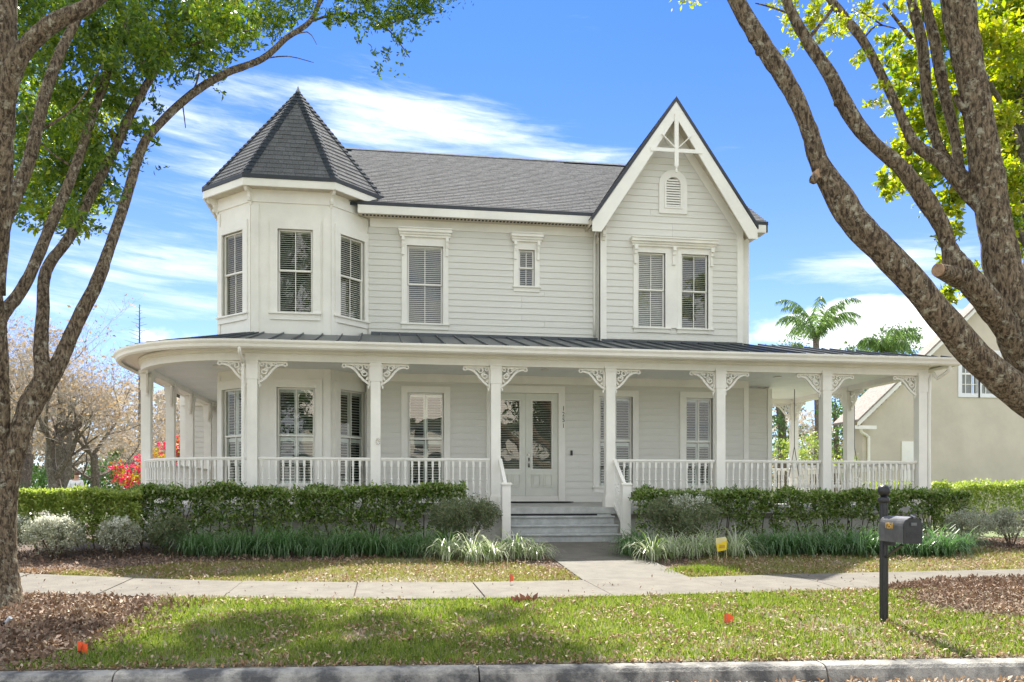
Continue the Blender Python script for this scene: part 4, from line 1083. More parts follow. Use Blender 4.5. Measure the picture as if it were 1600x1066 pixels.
# ------------------------------------------------------------------ porch swing
swy, swx = 21.2, at(1290, 700, 21.2).x
SW = empty('porch_swing', (swx, swy, FLE), 'white slatted wooden porch swing hung on thin chains at the right end of the porch', 'swing')
hw = .85; sz = FLE + .45
mb = MB()
for k in range(5): MB().box(swx - hw, swx + hw, swy - .25 + k * .1, swy - .17 + k * .1, sz, sz + .02).build('seat_slat', TRIM, SW)
nb = 12
for k in range(nb):
    xx = swx - hw + .07 + (2 * hw - .14) * k / (nb - 1); MB().bar((xx, swy + .27, sz), (xx, swy + .38, sz + .56), .055, .015, (1, 0, 0)).build('back_slat', TRIM, SW)
MB().bar((swx - hw, swy + .385, sz + .58), (swx + hw, swy + .385, sz + .58), .03, .07).build('top_rail', TRIM, SW)
MB().bar((swx - hw, swy + .27, sz + .05), (swx + hw, swy + .27, sz + .05), .03, .07).build('bottom_rail', TRIM, SW)
for sg in (-1, 1):
    MB().bar((swx + sg * hw, swy - .28, sz + .26), (swx + sg * hw, swy + .36, sz + .28), .08, .025).build('armrest', TRIM, SW)
    MB().bar((swx + sg * hw, swy - .24, sz), (swx + sg * hw, swy - .24, sz + .26), .04, .04, (0, 1, 0)).build('arm_post', TRIM, SW)
    mb = MB(); tp = Vector((swx + sg * (hw + .02), swy + .05, 2.8)); kn = Vector((swx + sg * (hw + .02), swy + .05, 1.25))
    mb.tube([tp, kn], .009, 6); mb.tube([kn, (kn.x, swy - .26, sz + .1)], .009, 6); mb.tube([kn, (kn.x, swy + .36, sz + .3)], .009, 6); mb.build('chain', BLACKM, SW)

# ------------------------------------------------------------------ mailbox
def on_ground(x, y):
    lo_, hi_ = 6.8, 30
    for _ in range(40):
        m_ = (lo_ + hi_) / 2; p = atd(x, y, m_)
        if p.z > gz(p.x, p.y): lo_ = m_
        else: hi_ = m_
    return p, m_
MBX, dmb = on_ground(1381, 974); bx0, by0 = MBX.x, MBX.y; bz0 = gz(bx0, by0)
mail = empty('mailbox', (bx0, by0, bz0), 'dark metal mailbox with gold number 1251 on a fluted black post with ball finial', 'mailbox')
sc9 = dmb / F; ht = (974 - 783) * sc9
mb = MB(); n_ = 24; r_ = .046
prof_ = []
for z_ in (bz0 - .05, bz0 + ht):
    for k in range(n_):
        rr = r_ * (1.0 if k % 2 else .9); a = 2 * math.pi * k / n_; mb.v.append((bx0 + rr * math.cos(a), by0 + rr * math.sin(a), z_))
for k in range(n_): mb.f.append((k, (k + 1) % n_, n_ + (k + 1) % n_, n_ + k))
mb.f.append(tuple(range(n_, 2 * n_))); mb.build('post', BLACKM, mail)
MB().lathe([(.056, -.02), (.062, 0), (.062, .03), (.045, .042), (.03, .055)], (bx0, by0, bz0 + ht), 20).build('post_cap', BLACKM, mail, True)
mb = MB(); mb.lathe([(.066 * math.sin(math.pi * k / 12) + .0005, -.066 * math.cos(math.pi * k / 12)) for k in range(13)], (bx0, by0, bz0 + ht + .112), 20); mb.build('ball_finial', BLACKM, mail, True)
# box: axis towards camera-left VP 1095 ; front (door) faces the street
va, _ = ray(731, 771); dirb = Vector((math.sin(va), math.cos(va), 0)); sideb = Vector((dirb.y, -dirb.x, 0))
fz = (842 - 0) ; 
fl = atd(1411, 849, dmb - .57); back_l = 0.50; bw = .19; zb_ = fl.z
bh = .27; half = bw / 2
pr_ = [(-half, 0), (half, 0), (half, bh - half)] + [(half * math.cos(math.pi * k / 12), bh - half + half * math.sin(math.pi * k / 12)) for k in range(1, 12)] + [(-half, bh - half)]
org = Vector((fl.x, fl.y, zb_)) + sideb * half
def bxp(u, v, w_): return org + sideb * u + Vector((0, 0, v)) + dirb * w_
def extr(pr, w0, w1, s=1.0):
    n_ = len(pr); vs_ = [bxp(u * s, v, w0) for u, v in pr] + [bxp(u * s, v, w1) for u, v in pr]
    return MB().add(vs_, [tuple(range(n_)), tuple(range(n_, 2 * n_))[::-1]] + [(i, n_ + i, n_ + (i + 1) % n_, (i + 1) % n_) for i in range(n_)])
GREYM = mat('mailbox_metal', (.11, .11, .115), .32, .25, 9, .05, 50, spec=.7)
extr(pr_, 0, back_l).build('box', GREYM, mail)
pr2 = [(u * 1.03, v * 1.02 - .004) for u, v in pr_]
extr(pr2, -.022, -.001).build('door', BLACKM, mail, bevel=.004)
for zz in (.07, .10): 
    q = MB(); q.bar(bxp(-.07, zz, -.026), bxp(.07, zz, -.026), .006, .006); q.build('door_ridge', BLACKM, mail)
q = MB(); q.bar(bxp(0, bh - .01, -.05), bxp(0, bh + .012, .03), .02, .015); q.bar(bxp(-.03, bh * .72, -.03), bxp(.03, bh * .72, -.03), .01, .03); q.build('latch', GREYM, mail)
q = MB(); q.bar(bxp(half + .006, .08, .12), bxp(half + .006, .30, .12), .006, .02, (0, 1, 0)); q.bar(bxp(half + .006, .27, .12), bxp(half + .006, .27, .19), .006, .045); q.build('flag', GREYM, mail)
# arm joining post and box
pb = bxp(0, 0, back_l * .75)
MB().bar((bx0, by0, zb_ - .03), (pb.x, pb.y, zb_ - .03), .05, .04).build('support_arm', BLACKM, mail)
MB().bar((bx0, by0, zb_ - .2), bxp(0, -.03, back_l * .4), .03, .02).build('brace', BLACKM, mail)
GOLD = mat('gold_numeral', (.75, .45, .08), .3, .05)
me = text_mesh('1251', .085, 'mailbox_number'); me.materials.append(GOLD)
o = bpy.data.objects.new('box_number', me); place(o, mail)
pn = bxp(-half - .003, .165, back_l * .56); o.matrix_parent_inverse = Matrix.Translation(-mail.location)
rot = Matrix((( -dirb.x, 0, -sideb.x, pn.x), (-dirb.y, 0, -sideb.y, pn.y), (0, 1, 0, pn.z), (0, 0, 0, 1)))
o.matrix_basis = rot

# ------------------------------------------------------------------ small things on the lawns
def flag(x, y, d, w_, h_, ang, lean, label, folded=False):
    g_, d = on_ground(x, y + 14); p = atd(x, y, d); zg = gz(p.x, p.y); t = empty('marker_flag', (p.x, p.y, zg), label, 'flag', 'orange marker flags in the grass')
    zt = p.z
    MB().tube([(p.x, p.y, zg), (p.x + lean, p.y, zt + h_ / 2)], .002, 5).build('wire', WIRE, t)
    c_, s_ = math.cos(ang), math.sin(ang); top_ = Vector((p.x + lean, p.y, zt + h_ / 2)); A = Vector((c_ * w_, s_ * w_, 0))
    n_ = 6; vs_ = []
    for i in range(n_ + 1):
        u = i / n_; wv = Vector((-s_, c_, 0)) * .012 * math.sin(u * 5)
        hh = h_ * (1 - .0 * u) if not folded else h_ * (1 - .8 * abs(u - .35))
        z1 = -(.25 * u * h_) if not folded else -(h_ * .5 * abs(u - .35)); vs_ += [top_ + A * (u - .3 * folded) + wv + Vector((0, 0, z1)), top_ + A * (u - .3 * folded) + wv + Vector((0, 0, z1 - hh + (h_ * .0)))]
    mb = MB().add(vs_, [(2 * i, 2 * i + 2, 2 * i + 3, 2 * i + 1) for i in range(n_)]); mb.build('flag_sheet', ORANGE, t)
    return t
flag(121, 1011, 7.62, .085, .10, .15, .0, 'square orange marker flag in the grass near the kerb, leftmost of the three')
flag(797, 903, 12.0, .07, .12, .9, .01, 'small orange marker flag by the pavement left of the walkway', True)
flag(1134, 966, 9.45, .11, .115, .3, .01, 'folded orange marker flag in the verge right of the walkway', True)
# yellow pest-control style sign
p = atd(1128, 852, 14.2); zg = gz(p.x, p.y); sg = empty('yard_sign', (p.x, p.y, zg), 'small tilted yellow sign on a wire stake among the sunlit-painted pale grass clumps', 'sign')
mb = MB(); tl = .12
mb.add([(p.x - .10, p.y, p.z + .05 - .04), (p.x + .09, p.y, p.z + .10 - .02), (p.x + .085, p.y + .01, p.z - .08), (p.x - .075, p.y + .01, p.z - .11),
        (p.x - .10, p.y + .008, p.z + .01), (p.x + .09, p.y + .008, p.z + .08), (p.x + .085, p.y + .018, p.z - .08), (p.x - .075, p.y + .018, p.z - .11)], [(0, 1, 2, 3), (7, 6, 5, 4), (0, 4, 5, 1), (1, 5, 6, 2), (2, 6, 7, 3), (3, 7, 4, 0)])
mb.build('sign_panel', YELLOW, sg)
mb = MB(); mb.add([(p.x - .10, p.y - .001, p.z + .012), (p.x + .09, p.y - .001, p.z + .082), (p.x + .07, p.y - .001, p.z + .14), (p.x - .115, p.y - .001, p.z + .12)], [(0, 1, 2, 3)]); mb.build('sign_header', CREAMS, sg)
mb = MB(); mb.box(p.x - .045, p.x + .05, p.y - .004, p.y - .0015, p.z - .045, p.z + .005); mb.build('sign_emblem', mat('sign_mark', (.55, .33, .02), .6), sg)
mb = MB(); mb.tube([(p.x - .075, p.y + .012, p.z - .1), (p.x - .06, p.y + .01, zg)], .004, 5); mb.tube([(p.x + .08, p.y + .012, p.z - .08), (p.x + .09, p.y + .01, zg)], .004, 5); mb.build('stake', CREAMS, sg)
# big dead leaves by the pavement
p = atd(822, 944, 10.2)
DL = leafmat('dead_leaf', [(.22, .08, .06), (.13, .065, .055), (.28, .12, .08)], .1, .6)
V = []; Fq = []
for k in range(16):
    a = random.uniform(-1.3, 1.3); e = random.uniform(.2, 1.2); ln = random.uniform(.07, .16); b0 = Vector((p.x + random.uniform(-.14, .16), p.y + random.uniform(-.03, .03), gz(p.x, p.y) + .02))
    d = Vector((math.sin(a) * math.cos(e), -.2 * math.cos(e), math.sin(e))); s_ = d.cross(Vector((0, 1, 0))).normalized() * ln * .2
    i0 = len(V); V += [b0, b0 + d * ln * .5 + s_, b0 + d * ln, b0 + d * ln * .5 - s_]; Fq.append((i0, i0 + 1, i0 + 2, i0 + 3))
tag(MB().add(V, Fq).build('dead_foliage', DL), 'cluster of large dry reddish-brown leaves at the pavement edge', 'dead leaves')
# little landscape spotlight at the left tree
p = atd(14, 958, 8.7); zg = gz(p.x, p.y)
sp_ = empty('garden_light', (p.x, p.y, zg), 'small black garden spotlight with pale head at the foot of the left tree', 'spotlight')
MB().tube([(p.x - .1, p.y, zg), (p.x - .02, p.y, zg + .1)], .012, 8).build('stem', BLACKM, sp_)
MB().tube([(p.x - .03, p.y, zg + .07), (p.x + .02, p.y - .01, zg + .12)], [.016, .022], 10).build('lamp_head', mat('pale_metal', (.5, .52, .55), .4), sp_)

# ------------------------------------------------------------------ planting by the porch
HEDGE = leafmat('hedge_leaf', [(.05, .10, .02), (.13, .23, .04), (.26, .34, .08), (.08, .15, .025), (.42, .44, .22), (.16, .22, .05)], .4, .22, 1.0)
BRIGHT = leafmat('bright_hedge_leaf', [(.24, .31, .07), (.34, .40, .10), (.15, .23, .05), (.42, .45, .13)], .4, .4, .4)
GREYL = leafmat('grey_shrub_leaf', [(.26, .28, .18), (.42, .44, .33), (.16, .18, .10), (.56, .57, .48), (.30, .28, .14)], .25, .4, .5)
DARKS = leafmat('dark_shrub_leaf', [(.13, .17, .08), (.18, .21, .10), (.10, .14, .07), (.26, .24, .12)], .25, .4, .5)
WHITEL = leafmat('pale_tip_leaf', [(.55, .56, .48), (.7, .7, .62)], .3, .5)  # pale tip leaves; right of the steps they paint sunlit tips on the shrub
STEMM = mat('shrub_stem', (.12, .08, .05), .9, .2, 20)
def hedge(name, x0, x1, y0, y1, zt, n, m, label, size=.074, seed=1, ztf=None, hollow=.25):
    root = empty(name, ((x0 + x1) / 2, (y0 + y1) / 2, -1.0), label, 'hedge')
    X = rng.uniform(x0, x1, n); 
    side = rng.random(n)
    yc = (y0 + y1) / 2; Y = np.where(side < .55, y0 + np.abs(rng.normal(0, .10, n)), rng.uniform(y0, y1, n))
    lump = np.array([mnoise.noise(Vector((x * 1.6, y * 1.5, seed))) for x, y in zip(X, Y)])
    lump2 = np.array([mnoise.noise(Vector((x * 5.5, y * 3, seed + 5))) for x, y in zip(X, Y)])
    top_ = zt - .02 + .15 * lump + .08 * lump2 + (0 if ztf is None else ztf(X)); bot = gzn(X, Y) + .18
    u = rng.random(n); Z = np.where(side < .55, bot + (top_ - bot) * u ** .75, top_ - np.abs(rng.normal(0, .07, n)))
    n3 = np.array([mnoise.noise(Vector((x * 3.2, z * 4.2, seed + 9))) for x, z in zip(X, Z)])
    hgt = (Z - bot) / (top_ - bot); keep = (n3 + rng.random(n) * .4 + hgt * .35) > hollow - .04
    Y = Y - .10 * lump2 * (side < .55) - .1 * lump
    C = np.stack([X, Y, Z], 1)[keep]; sp_n = int((x1 - x0) * 14)
    sx = rng.uniform(x0, x1, sp_n); sy_ = rng.uniform(y0 - .05, y1, sp_n); l1 = np.array([mnoise.noise(Vector((x * 1.6, y * 1.5, seed))) for x, y in zip(sx, sy_)])
    sh_ = .04 + .14 * rng.random(sp_n) ** 2; k_ = 14; uu = rng.random((sp_n, k_))
    S = np.stack([(sx[:, None] + rng.normal(0, .03, (sp_n, k_))), (sy_[:, None] + rng.normal(0, .03, (sp_n, k_))), (zt + .15 * l1 - .05)[:, None] + sh_[:, None] * uu], 2).reshape(-1, 3)
    C = np.concatenate([C, S]); leaf_obj('foliage', C, size, m, root, aspect=.45, flat=.6)
    mb = MB()
    for k in range(int((x1 - x0) * 7)):
        xx = random.uniform(x0, x1); yy = random.uniform(y0 + .15, y1); p0 = Vector((xx, yy, gz(xx, yy))); p1 = p0 + Vector((random.uniform(-.15, .15), random.uniform(-.1, .1), .5)); p2 = p1 + Vector((random.uniform(-.2, .2), random.uniform(-.15, .1), .38))
        mb.tube([p0, p1, p2], [.014, .010, .005], 4)
    mb.build('stems', STEMM, root)['kind'] = 'stuff'
    return root
hedge('porch_hedge', -4.6, 1.55, 16.15, 16.95, .10, 40000, HEDGE, 'long dark green clipped hedge before the porch left of the steps', hollow=.16)
hedge('porch_hedge', 4.95, 12.15, 15.95, 16.85, .03, 44000, HEDGE, 'long dark green clipped hedge before the porch right of the steps', seed=4, hollow=.24)
hedge('side_hedge', -6.35, -4.3, 15.7, 17.6, .04, 26000, BRIGHT, 'sunlit bright green hedge at the left end of the porch', seed=8, hollow=.1, size=.065)
hedge('side_hedge', 13.3, 23, 20.6, 22.2, .26, 46000, BRIGHT, 'sunlit yellow-green hedge in front of the neighbouring beige house', seed=12, hollow=.05, size=.075)
def shrub(x, y, d, rx, rz, m, n, label, size=.04, tips=0, name='round_shrub', flatr=.85):
    p = atd(x, y, d); zg = gz(p.x, p.y); t = empty(name, (p.x, p.y, zg), label, 'shrub')
    c = (p.x, p.y, p.z); bl = [(c, (rx, rx * flatr, rz), 1)]
    for k in range(7):
        a = random.uniform(0, 6.28); bl.append(((c[0] + rx * .55 * math.cos(a), c[1] + rx * .5 * math.sin(a), c[2] + random.uniform(-.4, .45) * rz), (rx * .5, rx * .45, rz * .5), 1))
    C = blob_points(bl, n / sum(b[1][0] * b[1][2] for b in bl), .22, .75); C = C[C[:, 2] > zg + .06]
    leaf_obj('foliage', C, size, m, t, aspect=.4)
    if tips:
        q = blob_points([((c[0] + .05, c[1] - .15, c[2] + rz * .75), (rx * .6, rx * .3, rz * .22), 1)], tips / (rx * .6 * rz * .22), .3); leaf_obj('pale_tips', q, size * 1.1, WHITEL, t, aspect=.4)['kind'] = 'stuff'
    mb = MB()
    for k in range(14):
        a = random.uniform(0, 6.28); mb.tube([(p.x + .05 * math.cos(a), p.y + .05 * math.sin(a), zg), (p.x + rx * .3 * math.cos(a), p.y + rx * .3 * math.sin(a), zg + rz * .7), (p.x + rx * .7 * math.cos(a), p.y + rx * .7 * math.sin(a), p.z + rz * .2)], [.01, .008, .003], 4)
    mb.build('stems', STEMM, t)['kind'] = 'stuff'; return t
shrub(85, 833, 14.2, .46, .29, GREYL, 9000, 'widest grey-green round shrub at the left end of the planting bed', tips=900)
shrub(15, 832, 14.4, .35, .30, GREYL, 4500, 'grey-green round shrub partly hidden behind the left tree trunk', tips=300)
shrub(186, 834, 14.4, .33, .27, GREYL, 7500, 'grey-green round shrub second from the left in the bed', tips=300)
shrub(258, 828, 14.9, .35, .29, DARKS, 7500, 'olive round shrub beside the left end of the grass border')
shrub(725, 806, 15.6, .62, .32, DARKS, 14000, 'broad dark round shrub left of the front steps', tips=60)
shrub(1068, 806, 15.8, .66, .36, DARKS, 15000, 'broad round shrub with sunlit tips painted pale, right of the front steps', tips=700)
shrub(1515, 818, 16.6, .45, .26, GREYL, 6500, 'grey-green shrub at the right end of the hedge')
shrub(1580, 818, 16.6, .42, .28, GREYL, 6500, 'grey-green shrub cut by the right edge of the picture')
# liriope clumps
LIR = leafmat('border_grass_blade', [(.055, .12, .035), (.08, .16, .05), (.13, .22, .08), (.06, .13, .04)], .35, .3, .8)
LIR_SUN = leafmat('sunlit_tint_blade', [(.10, .20, .03), (.40, .44, .28), (.55, .56, .42), (.20, .30, .06), (.48, .48, .40)], .3, .35, .6)  # pale blades paint sunlight onto the clumps by the walkway
def clump_mesh(nb, h, w_, m):
    V = []; Fq = []
    for k in range(nb):
        a = random.uniform(0, 2 * math.pi); r0 = random.uniform(0, .09); ln = h * random.uniform(.7, 1.25); out_ = random.uniform(.5, 1.35)
        d = Vector((math.cos(a), math.sin(a), 0)); s_ = Vector((-d.y, d.x, 0)) * w_ / 2; p = d * r0; e = math.pi / 2 - random.uniform(.08, .75); i0 = len(V); seg = 5
        for i in range(seg + 1):
            ww = s_ * (1 - (i / seg) ** 2 * .9); V += [tuple(p - ww), tuple(p + ww)]
            p = p + (d * math.cos(e) + Vector((0, 0, math.sin(e)))) * ln / seg; e -= out_ * (.35 + .18 * i)
        Fq += [(i0 + 2 * i, i0 + 2 * i + 1, i0 + 2 * i + 3, i0 + 2 * i + 2) for i in range(seg)]
    return MB().add(V, Fq).mesh('grass_clump', m)
CL = [clump_mesh(170, .70, .017, LIR) for _ in range(3)]; CL_SUN = [clump_mesh(150, .72, .016, LIR_SUN) for _ in range(3)]
def clumps(px0, px1, dd, step, meshes, label, group, rows=2, y_px=850):
    x = px0
    while x < px1:
        for r_ in range(rows):
            d = dd + r_ * .42 + random.uniform(-.1, .1); p = atd(x + random.uniform(-6, 6) + r_ * step * .5, 850, d); z = gz(p.x, p.y); sc = random.uniform(.85, 1.12)
            o = inst('grass_clump', random.choice(meshes), (p.x, p.y, z), None, (0, 0, random.uniform(0, 6)), (sc, sc, sc)); tag(o, label + (', back row' if r_ else ', front row'), 'ornamental grass', group)
        x += step
clumps(300, 690, 14.7, 35, CL, 'dark green strap-leaved grass clump in the border left of the steps', 'dark grass clumps left of the steps')
clumps(985, 1010, 15.0, 25, CL, 'dark green strap-leaved grass clump beside the right newel post', 'dark grass clumps beside the right newel post')
clumps(1165, 1490, 15.05, 35, CL, 'dark green strap-leaved grass clump in the border right of the steps', 'dark grass clumps right of the steps')
for x, d, lb in ((700, 14.3, 'leftmost of the sunlit-painted pale grass clumps left of the walkway'), (738, 14.1, 'second sunlit-painted pale grass clump from the left, before the dark shrub'), (770, 14.2, 'tall sunlit-painted pale grass clump below the left newel post'),
              (806, 14.5, 'sunlit-painted pale grass clump just left of the walkway'), (838, 14.45, 'rightmost small sunlit-painted grass clump touching the walkway'),
              (1020, 14.4, 'sunlit-painted pale grass clump at the right edge of the walkway'), (1052, 14.7, 'sunlit-painted pale grass clump second from the walkway on its right'), (1085, 14.7, 'sunlit-painted pale grass clump left of the yellow sign'), (1105, 15.0, 'sunlit-painted pale grass clump behind the yellow sign'), (1150, 14.8, 'sunlit-painted pale grass clump right of the yellow sign')):
    p = atd(x, 860, d); o = inst('grass_clump', random.choice(CL_SUN), (p.x, p.y, gz(p.x, p.y)), None, (0, 0, random.uniform(0, 6)), (1, 1, 1) if x != 838 else (.75, .75, .7)); tag(o, lb, 'ornamental grass', 'sunlit-painted pale grass clumps by the walkway')

# ------------------------------------------------------------------ big trees
def limb(pts, name, m, parent, seg=12, rough=.10, per=5):
    """pts: (px, py, depth, width_px)"""
    P = [atd(x, y, d) for x, y, d, w_ in pts]; Rr = [w_ / 2 / F * d * .84 for x, y, d, w_ in pts]
    p, r_ = smooth_path(P, Rr, per); mb = MB().tube(p, r_, seg, True, rough); return mb.build(name, m, parent, True)
LT = empty('shade_tree', tuple(atd(2, 955, 9.9)), 'large many-stemmed shade tree standing at the left edge beside the pavement', 'tree')
limb([(10, 975, 9.85, 110), (6, 950, 9.9, 72), (4, 915, 9.95, 58), (3, 860, 10, 50), (5, 800, 10, 47), (8, 745, 10, 46), (2, 690, 10, 40)], 'trunk', BARK, LT, 16)
for pts in (
    [(10, 770, 10, 36), (22, 720, 10, 34), (34, 670, 10, 38), (50, 628, 10.1, 42), (66, 590, 10.1, 30), (64, 545, 10.2, 26), (67, 490, 10.3, 23), (72, 423, 10.5, 20), (108, 371, 10.8, 18), (145, 300, 11.1, 17), (183, 225, 11.4, 16), (211, 164, 11.6, 14), (249, 99, 11.9, 13), (296, 14, 12.2, 11), (330, -70, 12.6, 9), (380, -190, 13.4, 5)],
    [(46, 640, 10.1, 34), (80, 591, 10.2, 30), (102, 545, 10.3, 27), (124, 496, 10.4, 25), (152, 440, 10.5, 24), (172, 385, 10.7, 19), (197, 310, 11, 18), (220, 235, 11.3, 17), (245, 198, 11.6, 15), (300, 147, 12.2, 14), (352, 115, 12.8, 13), (410, 92, 13.4, 12), (447, 60, 13.9, 10), (484, 34, 14.4, 9), (505, -6, 14.9, 8), (560, -90, 15.6, 6), (600, -200, 16.5, 4)],
    [(4, 720, 10, 30), (3, 640, 9.9, 26), (2, 560, 9.8, 26), (0, 500, 9.8, 26), (28, 462, 10, 22), (50, 422, 10.1, 20), (85, 338, 10.4, 19), (117, 263, 10.7, 17), (155, 150, 11.1, 15), (211, 10, 11.6, 12), (250, -90, 12, 7)],
    [(0, 520, 9.8, 26), (-8, 440, 9.6, 26), (4, 360, 9.5, 24), (22, 310, 9.5, 24), (47, 245, 9.6, 22), (70, 150, 9.8, 21), (95, 80, 10, 18), (130, 10, 10.3, 14), (160, -60, 10.6, 9)],
    [(-6, 460, 9.2, 30), (2, 330, 9, 34), (4, 240, 8.9, 38), (6, 160, 8.8, 40), (8, 60, 8.8, 40), (10, -60, 8.8, 36)],
    [(8, 175, 8.8, 30), (20, 110, 8.7, 34), (45, 70, 8.7, 32), (85, 35, 8.7, 30), (140, 8, 8.8, 24), (190, -30, 9, 16)]):
    limb(pts, 'limb', BARK, LT, 12)
for pts in ([(211, 100, 11.5, 5), (260, 85, 11.7, 4), (330, 60, 12, 3), (400, 45, 12.3, 2)], [(300, 147, 12.2, 4), (310, 120, 12.2, 3), (312, 92, 12.2, 2)], [(285, 160, 12, 3), (290, 200, 12, 1.5)],
            [(410, 92, 13.4, 3), (450, 88, 13.6, 2), (490, 98, 13.8, 1)], [(447, 60, 13.9, 3), (480, 50, 14, 2), (495, 70, 14, 1)], [(484, 34, 14.4, 5), (540, 20, 14.6, 4), (600, 40, 14.8, 3), (640, 90, 15, 1.5)],
            [(249, 99, 11.9, 4), (230, 60, 12, 3), (180, 30, 12, 2)], [(183, 225, 11.4, 4), (160, 190, 11.3, 3), (120, 170, 11.2, 1.5)], [(70, 200, 9.8, 6), (120, 165, 10, 4), (160, 100, 10, 2)],
            [(600, 40, 14.8, 3), (650, 25, 15, 2), (690, 20, 15, 1)], [(117, 263, 10.7, 5), (70, 230, 10.6, 3), (40, 180, 10.5, 2)]):
    limb(pts, 'branch', BARK, LT, 6, .05, 3)
LEAF1 = leafmat('oak_leaf', [(.05, .10, .02), (.09, .16, .03), (.20, .28, .04), (.06, .12, .02), (.30, .36, .05)], .5, .35, .5)
LEAF2 = leafmat('yellowing_leaf', [(.20, .28, .025), (.32, .36, .04), (.14, .22, .02), (.42, .38, .06), (.25, .33, .03)], .5, .4, .4)
def pxblobs(lst):
    out = []
    for x, y, d, r_, w_ in lst:
        p = atd(x, y, d); rr = r_ / F * d; out.append((tuple(p), (rr, rr * 1.4, rr), w_))
    return out
LB = []
for x in range(-30, 350, 40):
    for y in (-20, 30, 80): LB.append((x + random.uniform(-15, 15), y + random.uniform(-12, 12), random.uniform(10, 13.5), 42, .9 if y < 60 else .6))
for x, y, r_, w_ in ((60, 150, 40, .7), (110, 190, 45, .8), (160, 165, 40, .8), (50, 230, 40, .7), (90, 270, 45, .8), (130, 300, 38, .8), (70, 320, 35, .6), (160, 240, 35, .5), (110, 345, 25, .4), (200, 200, 28, .45), (225, 155, 28, .4), (150, 320, 22, .5),
                     (30, 120, 40, .8), (250, 60, 40, .7), (215, 260, 18, .3), (240, 220, 14, .25), (255, 265, 10, .2), (350, 40, 40, 1), (385, 30, 35, 1), (330, 90, 24, .4), (310, 75, 26, .5), (365, 75, 22, .5), (300, 120, 16, .3), (345, 140, 10, .2), (270, 130, 18, .3),
                     (420, 20, 32, .8), (455, 5, 30, .7), (400, 60, 15, .4), (480, 5, 22, .6), (430, 45, 12, .4), (500, 15, 22, .6), (520, 35, 14, .4), (545, 10, 25, .8), (575, 5, 28, .8), (610, 5, 32, .9), (650, 0, 30, .9), (680, 5, 20, .6), (640, 25, 22, .7), (600, 38, 20, .6), (570, 30, 16, .5),
                     (620, 62, 16, .5), (605, 85, 13, .4), (590, 105, 11, .4), (625, 90, 10, .35), (585, 75, 10, .35), (618, 112, 7, .3), (655, 50, 10, .35), (560, 65, 9, .3), (635, 118, 6, .15), (675, 35, 9, .3), (350, 100, 10, .3), (230, 130, 16, .4), (195, 120, 22, .5)):
    LB.append((x, y, random.uniform(11.3, 13.6) if x < 420 else random.uniform(14, 15.2), r_, w_))
for k in range(30): LB.append((random.uniform(-60, 700), random.uniform(-260, -40), random.uniform(12, 15.5), 60, .6))
for x, y, r_, w_ in ((100, 140, 45, 1), (150, 210, 42, 1), (70, 200, 45, 1), (120, 250, 42, 1), (60, 290, 42, .9), (150, 290, 34, .9), (100, 330, 34, .8), (140, 350, 24, .6), (60, 345, 28, .6), (195, 160, 30, .7), (170, 120, 36, .8), (230, 190, 18, .4), (225, 235, 14, .35), (200, 255, 18, .4), (180, 305, 18, .4), (30, 180, 40, .9), (30, 250, 36, .8), (250, 110, 24, .6), (290, 80, 28, .7), (20, 330, 26, .6), (160, 90, 40, .9), (215, 70, 36, .9)):
    LB.append((x, y, random.uniform(10.3, 12.6), r_, w_))
C = blob_points(pxblobs(LB), 5200, .30, .2)
leaf_obj('crown', C, .085, LEAF1, LT, aspect=.42)
C = blob_points(pxblobs([(x, y, d + .6, r_ * .8, w_ * .8) for x, y, d, r_, w_ in LB if (30 < x < 210 and 120 < y < 360) or (330 < x < 400 and y < 60) or random.random() < .2]), 4800, .30, .2)
leaf_obj('crown', C, .085, LEAF2, LT, aspect=.42)
# the part of the crown that spreads above the frame and dapples the verge
OV = []
for k in range(30):
    gx = random.uniform(-4.8, 1.7); gy = random.uniform(7.3, 9.3); kk = random.uniform(9.6, 11.5)
    p = Vector((gx, gy, -1.5)) + Vector((sdir.x, sdir.y, sdir.z)) * (kk / sdir.y)
    OV.append((tuple(p), (.62, .62, .4), 1.1))
C = blob_points(OV, 2600, .30, .1); leaf_obj('crown', C, .12, LEAF1, LT, aspect=.5)
mb = MB(); st_ = atd(600, -200, 16.5)
for c_, r_, w_ in OV[::3]:
    p, rr = smooth_path([st_ + Vector((0, 0, -1.2)), (st_ + Vector(c_)) / 2 + Vector((random.uniform(-.3, .3), 0, .5)), Vector(c_)], [.06, .04, .015], 4); mb.tube(p, rr, 5)
mb.build('branch', BARK, LT)

